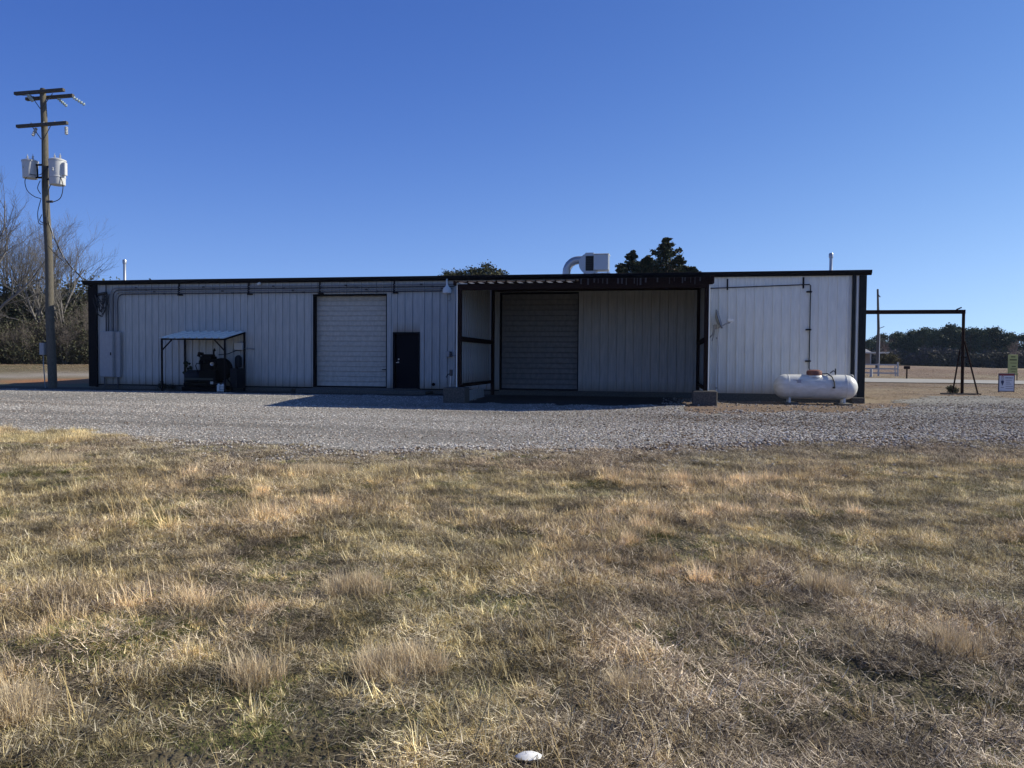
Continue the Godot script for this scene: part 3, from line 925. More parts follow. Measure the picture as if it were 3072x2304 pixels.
# ---------------------------------------------------------------- shelter and generator
func generator_shelter() -> void:
	var o := thing("shelter", "small open shelter with ribbed metal roof standing against the wall", "shelter", Vector3(4.3, 0, 0))
	for p in [[0.05, 1.4, 1.82], [2.74, 1.4, 1.82], [0.17, 0.1, 2.1], [2.8, 0.1, 2.12]]:
		box_part(o, "post", Vector3(p[0] - 0.03, -0.35, p[1] - 0.03), Vector3(p[0] + 0.03, p[2], p[1] + 0.03), M.trim_dark, 0.004)
	for b in [[Vector3(0.02, 1.83, 1.4), Vector3(2.77, 1.83, 1.4)], [Vector3(0.1, 2.12, 0.1), Vector3(2.84, 2.12, 0.1)], [Vector3(0.05, 1.83, 1.42), Vector3(0.17, 2.13, 0.06)], [Vector3(2.74, 1.83, 1.42), Vector3(2.81, 2.13, 0.06)]]:
		var st := MB.new()
		st.bar(b[0], b[1], 0.055, 0.055, 0.004)
		put("rail", st.mesh(), M.trim_dark, o)
	for b in [[Vector3(0.06, 1.4, 1.4), Vector3(0.48, 1.81, 1.4)], [Vector3(2.72, 1.4, 1.4), Vector3(2.3, 1.81, 1.4)]]:
		var st := MB.new()
		st.bar(b[0], b[1], 0.045, 0.03)
		put("brace", st.mesh(), M.trim_dark, o)
	var tilt := atan2(0.3, 1.4)
	for k in 3:
		put("roof_panel", ribbed(0.94, 1.47, false), M.sheet_light, o, Transform3D(Basis(Vector3.RIGHT, -PI / 2 + tilt) * Basis(Vector3.BACK, -0.06), Vector3(-0.06 + k * 0.935, 1.87 + 0.002 * (k % 2), 1.48)))
	# engine set
	var g := thing("engine_generator", "old dark engine set with belt guard and radiator under the shelter", "engine", Vector3(6.1, -0.22, 0.85))
	var st := MB.new()
	st.box(Vector3(-0.2, 0.12, 0), Vector3(1.75, 0.16, 0.66), 0.02)
	st.box(Vector3(-0.2, 0.3, 0.3), Vector3(1.55, 0.1, 0.08), 0.01)
	put("skid", st.mesh(), M.engine_black, g)
	box_part(g, "skid_rail", Vector3(-0.92, 0.47, 0.3), Vector3(0.32, 0.55, 0.36), M.engine_green, 0.01)
	st = MB.new()
	st.lathe([Vector2(0, -0.58), Vector2(0.2, -0.56), Vector2(0.27, -0.46), Vector2(0.28, 0), Vector2(0.27, 0.46), Vector2(0.2, 0.56), Vector2(0, 0.58)], 16, Transform3D(Basis(Vector3.BACK, PI / 2), Vector3(-0.52, 0.58, -0.06)))
	put("fuel_tank", st.mesh(), M.engine_blue, g)
	st = MB.new()
	st.box(Vector3(-0.1, 0.95, 0), Vector3(0.48, 0.9, 0.46), 0.03)
	st.box(Vector3(-0.1, 1.43, 0), Vector3(0.42, 0.1, 0.34), 0.03)
	st.box(Vector3(-0.12, 1.2, 0.25), Vector3(0.4, 0.12, 0.08), 0.02)
	st.box(Vector3(0.06, 0.62, 0.1), Vector3(0.75, 0.5, 0.5), 0.03)
	put("engine_block", st.mesh(), M.engine_black, g)
	for i in 4:
		st = MB.new()
		st.tube([Vector3(-0.27 + i * 0.11, 1.2, 0.28), Vector3(-0.27 + i * 0.11, 1.2, 0.33), Vector3(-0.27 + i * 0.11, 1.08, 0.35)], [0.03], 7)
		put("exhaust_stub", st.mesh(), M.engine_black, g)
	st = MB.new()
	st.tube([Vector3(-0.3, 1.48, 0.05), Vector3(-0.44, 1.5, 0.08), Vector3(-0.47, 1.38, 0.1)], [0.07, 0.08, 0.06], 9)
	put("air_intake", st.mesh(), M.engine_black, g)
	st = MB.new()
	st.tube([Vector3(0.13, 1.45, 0), Vector3(0.13, 1.64, 0), Vector3(0.17, 1.68, 0.02), Vector3(0.21, 1.62, 0.04)], [0.035], 8)
	put("exhaust_pipe", st.mesh(), M.engine_black, g)
	st = MB.new()
	st.lathe([Vector2(0.0, 0.1), Vector2(0.22, 0.1), Vector2(0.42, 0.06), Vector2(0.44, -0.2), Vector2(0, -0.2)], 22, Transform3D(Basis(Vector3.RIGHT, PI / 2), Vector3(0.42, 0.9, 0.05)))
	put("flywheel_guard", st.mesh(), M.engine_black, g)
	st = MB.new()
	st.lathe([Vector2(0.035, 0.0), Vector2(0.035, 0.05), Vector2(0.065, 0.06), Vector2(0.07, 0.0)], 14, Transform3D(Basis(Vector3.RIGHT, PI / 2), Vector3(0.22, 1.1, 0.24)))
	put("hub_ring", st.mesh(), M.silver, g)
	st = MB.new()
	st.lathe([Vector2(0.0, 0.04), Vector2(0.16, 0.04), Vector2(0.18, 0.02), Vector2(0.18, -0.02), Vector2(0.0, -0.02)], 18, Transform3D(Basis(Vector3.RIGHT, PI / 2), Vector3(0.22, 1.1, 0.2)))
	put("pulley", st.mesh(), M.engine_black, g)
	st = MB.new()
	st.box(Vector3(1.05, 0.55, -0.15), Vector3(0.3, 0.78, 0.6), 0.02)
	put("radiator", st.mesh(), M.engine_blue, g)
	st = MB.new()
	st.tube([Vector3(1.16, 0.94, 0.1), Vector3(1.16, 1.0, 0.1)], [0.05], 10)
	st.tube([Vector3(0.7, 0.4, 0.25), Vector3(0.85, 0.6, 0.3), Vector3(1.05, 0.3, 0.3), Vector3(1.1, 0.1, 0.3)], [0.025], 7)
	put("radiator_hose", st.mesh(), M.engine_black, g)
	st = MB.new()
	st.tube([Vector3(-0.34, 1.1, 0.1), Vector3(-0.52, 1.12, 0.14), Vector3(-0.56, 1.02, 0.16), Vector3(-0.46, 0.8, 0.16), Vector3(-0.46, 0.55, 0.14)], [0.018], 7)
	put("fuel_line", st.mesh(), M.engine_black, g)
	box_part(g, "name_plate", Vector3(0.2, 0.32, 0.352), Vector3(0.32, 0.42, 0.36), M.dirty_white, 0.002)
	st = MB.new()
	st.lathe([Vector2(0, 0.0), Vector2(0.12, 0.02), Vector2(0.14, 0.1), Vector2(0.14, 0.4), Vector2(0.1, 0.46), Vector2(0.04, 0.5), Vector2(0, 0.5)], 16, Transform3D(Basis(), Vector3(0.98, 0.95, -0.35)))
	put("expansion_tank", st.mesh(), M.engine_blue, g)
	# control box on the wall above, with its cable
	var w := thing("control_box", "white control box on the wall inside the shelter with a drooping cable", "box", Vector3(6.9, 1.44, 0.04))
	box_part(w, "box_body", Vector3(-0.2, 0, 0), Vector3(0.18, 0.29, 0.16), M.dirty_white, 0.01)
	box_part(w, "box_lid", Vector3(-0.19, 0.01, 0.162), Vector3(0.17, 0.28, 0.175), M.dirty_white, 0.005)
	st = MB.new()
	st.tube([Vector3(0.1, 0.0, 0.08), Vector3(-0.1, -0.02, 0.15), Vector3(-0.3, -0.16, 0.4), Vector3(-0.6, -0.2, 0.6)], [0.018], 7)
	put("cable", st.mesh(), M.black_rubber, w)
	st = MB.new()
	st.tube([Vector3(0.18, 0.06, 0.06), Vector3(0.62, 0.05, 0.06)], [0.016], 8)
	st.box(Vector3(0.58, 0.05, 0.06), Vector3(0.12, 0.05, 0.05), 0.008)
	put("stub_conduit", st.mesh(), M.conduit_grey, w)
	for q in [[6.72, 1.3, 0.8, "slim pale plastic jug leaning at the right front of the engine"], [6.9, 1.3, 1.25, "wide white plastic jug with dark bands beside the engine"]]:
		var j := thing("plastic_jug", q[3], "jug", on_land(q[0], q[1]) + Vector3(0, 0.01, 0), 0.1)
		st = MB.new()
		st.box(Vector3(0, 0.14, 0), Vector3(0.15 * q[2], 0.27, 0.13), 0.02)
		st.lathe([Vector2(0.05, 0.27), Vector2(0.03, 0.31), Vector2(0.022, 0.31)], 10)
		put("jug_body", st.mesh(), M.jug_white, j)
		st = MB.new()
		st.lathe([Vector2(0.028, 0.31), Vector2(0.028, 0.34), Vector2(0, 0.34)], 10)
		put("cap", st.mesh(), M.sign_navy, j)
		if q[2] > 1.0:
			for y in [0.1, 0.19]:
				st = MB.new()
				st.box(Vector3(0, y, 0), Vector3(0.15 * q[2] + 0.004, 0.018, 0.134), 0.003)
				put("band", st.mesh(), M.black_rubber, j)

# ---------------------------------------------------------------- propane tank and dish
func tank_and_dish() -> void:
	var base := -0.215
	var o := thing("propane_tank", "white horizontal propane tank with a rusty dome before the right wall", "tank", Vector3(28.45, base, 1.45))
	var cy := 0.522
	var st := MB.new()
	var R := 0.405
	var prof := [Vector2(0, -1.32)]
	for i in range(1, 9):
		var a := PI / 2 * i / 8.0
		prof.append(Vector2(R * sin(a), -0.94 - 0.38 * cos(a)))
	for i in range(0, 9):
		var a := PI / 2 * i / 8.0
		prof.append(Vector2(R * cos(a), 0.94 + 0.38 * sin(a)))
	st.lathe(prof, 40, Transform3D(Basis(Vector3.BACK, PI / 2), Vector3(0, cy, 0)))
	put("tank_shell", st.mesh(), M.tank_white, o)
	for x in [-0.86, 0.93]:
		st = MB.new()
		st.lathe([Vector2(R - 0.01, -0.025), Vector2(R + 0.009, -0.012), Vector2(R + 0.009, 0.012), Vector2(R - 0.01, 0.025)], 40, Transform3D(Basis(Vector3.BACK, PI / 2), Vector3(x, cy, 0)))
		put("weld_seam", st.mesh(), M.tank_white, o)
	st = MB.new()
	st.lathe([Vector2(0.24, 0.86), Vector2(0.245, 1.0), Vector2(0.23, 1.05), Vector2(0.15, 1.085), Vector2(0, 1.095)], 22, Transform3D(Basis(), Vector3(-0.03, 0, 0)))
	put("dome_lid", st.mesh(), M.dome_rust, o)
	st = MB.new()
	st.lathe([Vector2(0.3, 0.84), Vector2(0.26, 0.9), Vector2(0.23, 0.9)], 22, Transform3D(Basis(), Vector3(-0.03, 0, 0)))
	put("dome_collar", st.mesh(), M.tank_white, o)
	for x in [-0.82, 0.88]:
		for z in [-0.2, 0.2]:
			box_part(o, "leg", Vector3(x - 0.035, 0.0, z - 0.04), Vector3(x + 0.035, 0.16, z + 0.04), M.tank_white, 0.006)
	st = MB.new()
	st.tube([Vector3(0.62, 0.89, 0.05), Vector3(0.62, 1.02, 0.05), Vector3(0.56, 1.06, 0.06), Vector3(0.45, 0.98, 0.08)], [0.018], 7)
	st.tube([Vector3(0.62, 0.97, 0.05), Vector3(0.62, 1.13, 0.05)], [0.028, 0.02], 8)
	put("valve", st.mesh(), M.black_rubber, o)
	st = MB.new()
	st.tube([Vector3(0.2, 0.95, 0.05), Vector3(0.36, 0.96, 0.15), Vector3(0.47, 0.86, 0.3), Vector3(0.52, 0.7, 0.41), Vector3(0.52, 0.54, 0.45)], [0.02], 8)
	st.box(Vector3(0.5, 0.52, 0.46), Vector3(0.08, 0.06, 0.06), 0.01)
	put("regulator_hose", st.mesh(), M.black_rubber, o)
	st = MB.new()
	var ring := []
	for i in 9:
		var a := PI * i / 8.0
		ring.append(Vector3(1.12 + 0.08 * cos(a), 0.84 + 0.09 * sin(a), 0))
	st.tube(ring, [0.012], 7)
	put("lifting_eye", st.mesh(), M.tank_white, o)
	for q in [[-0.8, -0.55, 0.78], [-0.8, -0.72, 0.755]]:
		st = MB.new()
		st.box(Vector3(q[0] + 0.2, q[2] - 0.03, sqrt(R * R - pow(q[2] - 0.03 - cy, 2)) + 0.004), Vector3(0.3 if q[1] > -0.6 else 0.1, 0.018, 0.006))
		put("stencil", st.mesh(), M.sign_grey, o)
	box_part(o, "data_plate", Vector3(-0.62, 0.66, 0.372), Vector3(-0.5, 0.74, 0.396), M.sign_grey, 0.003)
	var k := 0
	for x in [27.66, 29.3]:
		st = MB.new()
		st.box(Vector3(0, -0.06, 0), Vector3(0.44, 0.12, 0.75), 0.012)
		var b := put("support_block", st.mesh(), M.concrete_dark, null, Transform3D(Basis(), Vector3(x, base + 0.005, 1.5 + k * 0.12)))
		tag(b, ["flat concrete pad under the left legs of the propane tank", "flat concrete pad under the right legs of the propane tank"][k], "concrete pad", "propane tank pads")
		k += 1
	st = MB.new()
	st.box(Vector3(0, 0.09, 0), Vector3(0.42, 0.2, 0.25), 0.015)
	tag(put("corner_block", st.mesh(), M.concrete, null, Transform3D(Basis(), Vector3(30.02, -0.26, 0.42))), "grey concrete block on the ground behind the tank's right end", "concrete block")
	# satellite dish
	var d := thing("satellite_dish", "grey satellite dish on a bent mast beside the carport", "dish", Vector3(25.02, 1.85, 0.06))
	st = MB.new()
	st.tube([Vector3(0, 0, 0), Vector3(0.04, 0.05, 0.25), Vector3(0.2, 0.22, 0.43), Vector3(0.25, 0.45, 0.45)], [0.025], 8)
	put("mast", st.mesh(), M.dish_grey, d)
	st = MB.new()
	st.tube([Vector3(0.2, 0.0, 0.02), Vector3(0.24, 0.2, 0.3), Vector3(0.26, 0.4, 0.42)], [0.014], 7)
	put("strut", st.mesh(), M.dish_grey, d)
	st = MB.new()
	var dn := Vector3(0.93, 0.3, 0.18).normalized()
	var DX := Transform3D(Basis(Quaternion(Vector3.UP, dn)), Vector3(0.3, 0.72, 0.45))
	st.lathe([Vector2(0.33, 0.11), Vector2(0.34, 0.1), Vector2(0.24, 0.045), Vector2(0.13, 0.0), Vector2(0, -0.015)], 26, DX)
	st.lathe([Vector2(0.33, 0.11), Vector2(0.23, 0.06), Vector2(0.13, 0.018), Vector2(0, 0.005)], 26, DX)
	put("reflector", st.mesh(), M.dish_grey, d)
	st = MB.new()
	st.lathe([Vector2(0.33, 0.1), Vector2(0.348, 0.098), Vector2(0.348, 0.116), Vector2(0.33, 0.114)], 26, DX)
	put("rim", st.mesh(), M.conduit_dark, d)
	st = MB.new()
	st.tube([Vector3(0.36, 0.44, 0.47), Vector3(0.62, 0.58, 0.5), Vector3(0.78, 0.63, 0.52)], [0.025], 7)
	put("feed_arm", st.mesh(), M.dish_grey, d)
	st = MB.new()
	st.box(Vector3(0.78, 0.7, 0.52), Vector3(0.2, 0.11, 0.12), 0.02)
	st.tube([Vector3(0.8, 0.6, 0.52), Vector3(0.8, 0.68, 0.52)], [0.035], 8)
	put("receiver", st.mesh(), M.white_paint, d)
	st = MB.new()
	st.box(Vector3(0.27, 0.48, 0.43), Vector3(0.12, 0.16, 0.1), 0.02)
	put("mount_bracket", st.mesh(), M.dish_grey, d)
	var c := thing("dish_cable", "thin white cable hanging from the dish down to the ground", "cable", Vector3(25.38, 0.0, 0.1))
	st = MB.new()
	st.tube([Vector3(0.0, 2.3, 0.3), Vector3(0.03, 1.95, 0.1), Vector3(0.02, 1.2, 0.0), Vector3(0.0, 0.4, 0.0), Vector3(0.02, 0.05, 0.03), Vector3(0.0, -0.2, 0.1)], [0.021], 6)
	put("wire", st.mesh(), M.white_paint, c)
	st = MB.new()
	for y in [1.95, 0.18]:
		st.box(Vector3(0.01, y, 0.02), Vector3(0.07, 0.03, 0.04), 0.006)
	put("clip", st.mesh(), M.conduit_dark, c)

# ---------------------------------------------------------------- utility pole
func utility_pole() -> void:
	var at := on_land(-1.55, 0.3)
	var o := thing("utility_pole", "weathered leaning wooden utility pole at the left end of the building", "utility pole", at)
	var lean := Vector3(-0.32, 12.5, 0.0)
	var P := func(y: float) -> Vector3: return lean * (y / 12.5)
	var st := MB.new()
	var pts := []
	var rr := []
	for i in 14:
		pts.append(P.call(-0.3 + 12.65 * i / 13.0) + Vector3(0.02 * sin(i * 1.3), 0, 0.015 * sin(i * 0.9)))
		rr.append(lerpf(0.175, 0.115, i / 13.0))
	st.tube(pts, rr, 16)
	put("pole_shaft", st.mesh(), M.pole_wood, o)
	var arms := [[12.25, -1.18, 1.02, 0.0, 0.16], [12.1, -0.9, 1.22, -0.28, 0.02], [10.85, -1.0, 1.25, 0.14, 0.06]]
	for a in arms:
		st = MB.new()
		var c: Vector3 = P.call(a[0])
		st.bar(c + Vector3(a[1], -0.04, a[3] + 0.18), c + Vector3(a[2], 0.05, a[3] + 0.02), 0.12, 0.15, 0.008)
		put("crossarm", st.mesh(), M.arm_wood, o)
	for a in [[11.55, -0.5, 12.15, 0.1], [11.55, 0.55, 12.15, 0.1], [10.2, 0.45, 10.8, 0.16], [10.3, -0.4, 10.8, 0.16]]:
		st = MB.new()
		st.bar(P.call(a[0]) + Vector3(0.03 * signf(a[1]), 0, 0.14), P.call(a[2]) + Vector3(a[1], 0, a[3]), 0.03, 0.012)
		put("arm_brace", st.mesh(), M.arm_wood, o)
	# dead-end insulators: strings of discs
	for q in [[12.1, 1.22, -0.2, Vector3(0.75, -0.5, -0.2), 0.62], [12.15, -0.55, 0.2, Vector3(0.72, -0.62, 0.3), 0.55], [12.1, 0.5, -0.2, Vector3(0.6, -0.6, -0.3), 0.5], [10.8, 1.1, 0.05, Vector3(0.1, -1, 0.1), 0.35], [10.8, -0.25, 0.12, Vector3(-0.25, -1, 0.3), 0.4]]:
		st = MB.new()
		var a: Vector3 = P.call(q[0]) + Vector3(q[1], -0.02, q[2])
		var d: Vector3 = q[3].normalized()
		var n := 5
		for i in n:
			var s: float = q[4] * (i + 0.7) / (n + 0.4)
			st.lathe([Vector2(0.02, -0.05), Vector2(0.065, -0.015), Vector2(0.07, 0.01), Vector2(0.02, 0.04)], 10, Transform3D(Basis(Quaternion(Vector3.UP, d)), a + d * s))
		st.tube([a, a + d * q[4]], [0.014], 6)
		put("insulator", st.mesh(), M.glass_grey if q[0] > 11.5 else M.porcelain, o)
	for q in [[10.85, -0.5], [10.85, 0.1], [10.85, 0.62], [10.85, 1.05]]:
		st = MB.new()
		var c: Vector3 = P.call(q[0]) + Vector3(q[1], 0.05, 0.12)
		st.lathe([Vector2(0.015, 0), Vector2(0.035, 0.02), Vector2(0.03, 0.06), Vector2(0.04, 0.08), Vector2(0.0, 0.12)], 8, Transform3D(Basis(), c))
		put("pin_insulator", st.mesh(), M.porcelain, o)
	st = MB.new()
	st.tube([P.call(12.42), P.call(12.3)], [0.09, 0.125], 10)
	st.tube([P.call(12.2) + Vector3(-1.1, -0.06, 0.28), P.call(12.1) + Vector3(-0.25, -0.06, 0.2)], [0.012], 6)
	put("pole_top", st.mesh(), M.arm_wood, o)
	# ground wire and jumper loops
	var wires := [
		[Vector3(0.08, 10.3, 0.14), Vector3(0.05, 9.6, 0.16), Vector3(0.06, 8.9, 0.16), Vector3(0.0, 8.3, 0.17)],
		[Vector3(-0.78, 9.0, 0.25), Vector3(-0.4, 8.82, 0.34), Vector3(0.0, 8.8, 0.3), Vector3(0.3, 9.0, 0.3), Vector3(0.6, 9.2, 0.35)],
		[Vector3(-0.5, 8.86, 0.3), Vector3(-0.72, 8.6, 0.3), Vector3(-0.66, 8.2, 0.28), Vector3(-0.4, 7.95, 0.22), Vector3(-0.1, 7.85, 0.18)],
		[Vector3(0.72, 9.1, 0.3), Vector3(0.92, 8.7, 0.26), Vector3(1.02, 8.3, 0.24), Vector3(0.85, 7.85, 0.2), Vector3(0.5, 7.7, 0.18), Vector3(0.25, 7.72, 0.16)],
		[Vector3(0.6, 8.5, 0.3), Vector3(0.35, 8.2, 0.25), Vector3(0.24, 7.75, 0.17), Vector3(0.18, 7.2, 0.16), Vector3(0.14, 6.9, 0.17)],
		[Vector3(-0.14, 8.6, 0.14), Vector3(-0.26, 8.3, 0.16), Vector3(-0.12, 8.05, 0.17)],
		[Vector3(-0.12, 7.85, 0.15), Vector3(-0.3, 7.3, 0.15), Vector3(-0.26, 6.85, 0.15), Vector3(-0.05, 6.8, 0.17)],
		[Vector3(-0.1, 7.2, 0.15), Vector3(-0.2, 6.95, 0.17), Vector3(0.05, 6.85, 0.18), Vector3(0.1, 7.05, 0.18), Vector3(0.02, 7.1, 0.18)]]
	for w in wires:
		st = MB.new()
		var c3 := Curve3D.new()
		for i in w.size():
			var tn: Vector3 = (w[mini(i + 1, w.size() - 1)] - w[maxi(i - 1, 0)]) / 6.0
			c3.add_point(w[i] + P.call(w[i].y) * Vector3(1, 0, 1), -tn, tn)
		c3.bake_interval = 0.08
		st.tube(Array(c3.get_baked_points()), [0.016], 6, false)
		put("jumper_wire", st.mesh(), M.black_rubber, o)
	st = MB.new()
	st.box(P.call(7.72) + Vector3(0.28, 0, 0.14), Vector3(0.3, 0.09, 0.08), 0.015)
	st.box(P.call(6.95) + Vector3(0.08, 0, 0.18), Vector3(0.22, 0.3, 0.06), 0.03)
	put("clamp", st.mesh(), M.arm_wood, o)
	# transformers hang on brackets from the pole
	for q in [["transformer", "smaller left transformer can on the utility pole", -0.72, 8.71, 0.3, 0.7, -0.0], ["transformer", "larger right transformer can on the utility pole", 0.58, 8.39, 0.32, 1.0, 0.1]]:
		var c: Vector3 = at + P.call(8.9) + Vector3(q[2] + 0.09, 0, 0.12)
		c.y = at.y + q[3]
		var t := thing(q[0], q[1], "transformer", c, 0.0, "pole transformers")
		st = MB.new()
		var hh: float = q[5]
		var r: float = q[4]
		st.lathe([Vector2(0, 0.0), Vector2(r * 0.9, 0.0), Vector2(r * 0.93, 0.03), Vector2(r * 0.95, hh * 0.5), Vector2(r, hh), Vector2(0, hh)], 24)
		put("can", st.mesh(), M.transformer_grey, t)
		st = MB.new()
		st.lathe([Vector2(r + 0.015, hh - 0.03), Vector2(r + 0.02, hh + 0.02), Vector2(r * 0.7, hh + 0.07), Vector2(0, hh + 0.09)], 24)
		put("lid", st.mesh(), M.transformer_grey, t)
		if q[4] > 0.31:
			st = MB.new()
			st.lathe([Vector2(r * 0.95, 0.28), Vector2(r * 0.99, 0.3), Vector2(r * 0.99, 0.33), Vector2(r * 0.95, 0.35)], 24)
			put("band", st.mesh(), M.transformer_grey, t)
			box_part(t, "radiator_fin", Vector3(r * 0.8, 0.36, -0.06), Vector3(r + 0.12, 0.9, 0.1), M.transformer_grey, 0.02)
		for x in [-0.12, 0.14]:
			st = MB.new()
			for k in 4:
				st.lathe([Vector2(0.02, 0.0), Vector2(0.05, 0.015), Vector2(0.02, 0.04)], 10, Transform3D(Basis(), Vector3(x, hh + 0.05 + k * 0.045, 0)))
			st.tube([Vector3(x, hh + 0.2, 0), Vector3(x, hh + 0.3, 0)], [0.012], 6)
			put("bushing", st.mesh(), M.porcelain, t)
		st = MB.new()
		var side := 1.0 if q[2] < 0.0 else -1.0
		for y in [hh * 0.78, hh * 0.78 - 0.52]:
			st.bar(Vector3(side * r * 0.9, y, 0), Vector3(side * (absf(q[2]) - 0.06), y + 0.0, -0.04), 0.07, 0.05)
		st.bar(Vector3(side * (r + 0.04), hh * 0.78, 0), Vector3(side * (r + 0.06), hh * 0.78 - 0.52, 0), 0.04, 0.05)
		put("bracket", st.mesh(), M.trim_dark, t)
		st = MB.new()
		for y in [hh * 0.62, hh * 0.55]:
			st.box(Vector3(-0.06 * side, y, r * 0.97), Vector3(0.05, 0.05, 0.06), 0.01)
		put("terminal", st.mesh(), M.porcelain, t)
	var m := thing("meter_box", "small grey meter box on the left side of the utility pole", "box", at + Vector3(-0.36, 1.38, 0.1))
	box_part(m, "box_body", Vector3(-0.09, 0, -0.08), Vector3(0.12, 0.5, 0.1), M.cabinet_grey, 0.012)
	st = MB.new()
	st.tube([Vector3(0.02, 0, 0), Vector3(0.02, -0.4, 0), Vector3(0.1, -1.4, 0)], [0.022], 7)
	put("conduit", st.mesh(), M.conduit_grey, m)
	# service drop to the corner of the building
	var s := thing("service_cable", "twisted black service cable drooping from the pole to the building corner", "cable", at + P.call(6.95) + Vector3(0.13, 0, 0.12))
	var a := Vector3.ZERO
	var z := Vector3(0.1, 4.02, 0.1) - s.position
	for k in 3:
		st = MB.new()
		var c := []
		for i in 25:
			var t := i / 24.0
			var an := t * 26.0 + TAU * k / 3.0
			c.append(a.lerp(z, t) + Vector3(0, -0.42 * sin(PI * t) - 0.1 * sin(TAU * t), 0) + Vector3(cos(an), 0.3 * sin(an), sin(an)) * 0.022)
		st.tube(c, [0.016], 6, false)
		put("strand", st.mesh(), M.black_rubber if k < 2 else M.conduit_grey, s)
	var guy := thing("guy_cable", "second thin cable from the pole that meets the service cable midway", "cable", at + P.call(5.9) + Vector3(0.12, 0, 0.12))
	st = MB.new()
	var c2 := []
	for i in 13:
		var t := i / 12.0
		c2.append(Vector3.ZERO.lerp(Vector3(0.75, -0.65, 0.0), t) + Vector3(0, -0.05 * sin(PI * t), 0))
	st.tube(c2, [0.013], 6, false)
	put("strand", st.mesh(), M.black_rubber, guy)

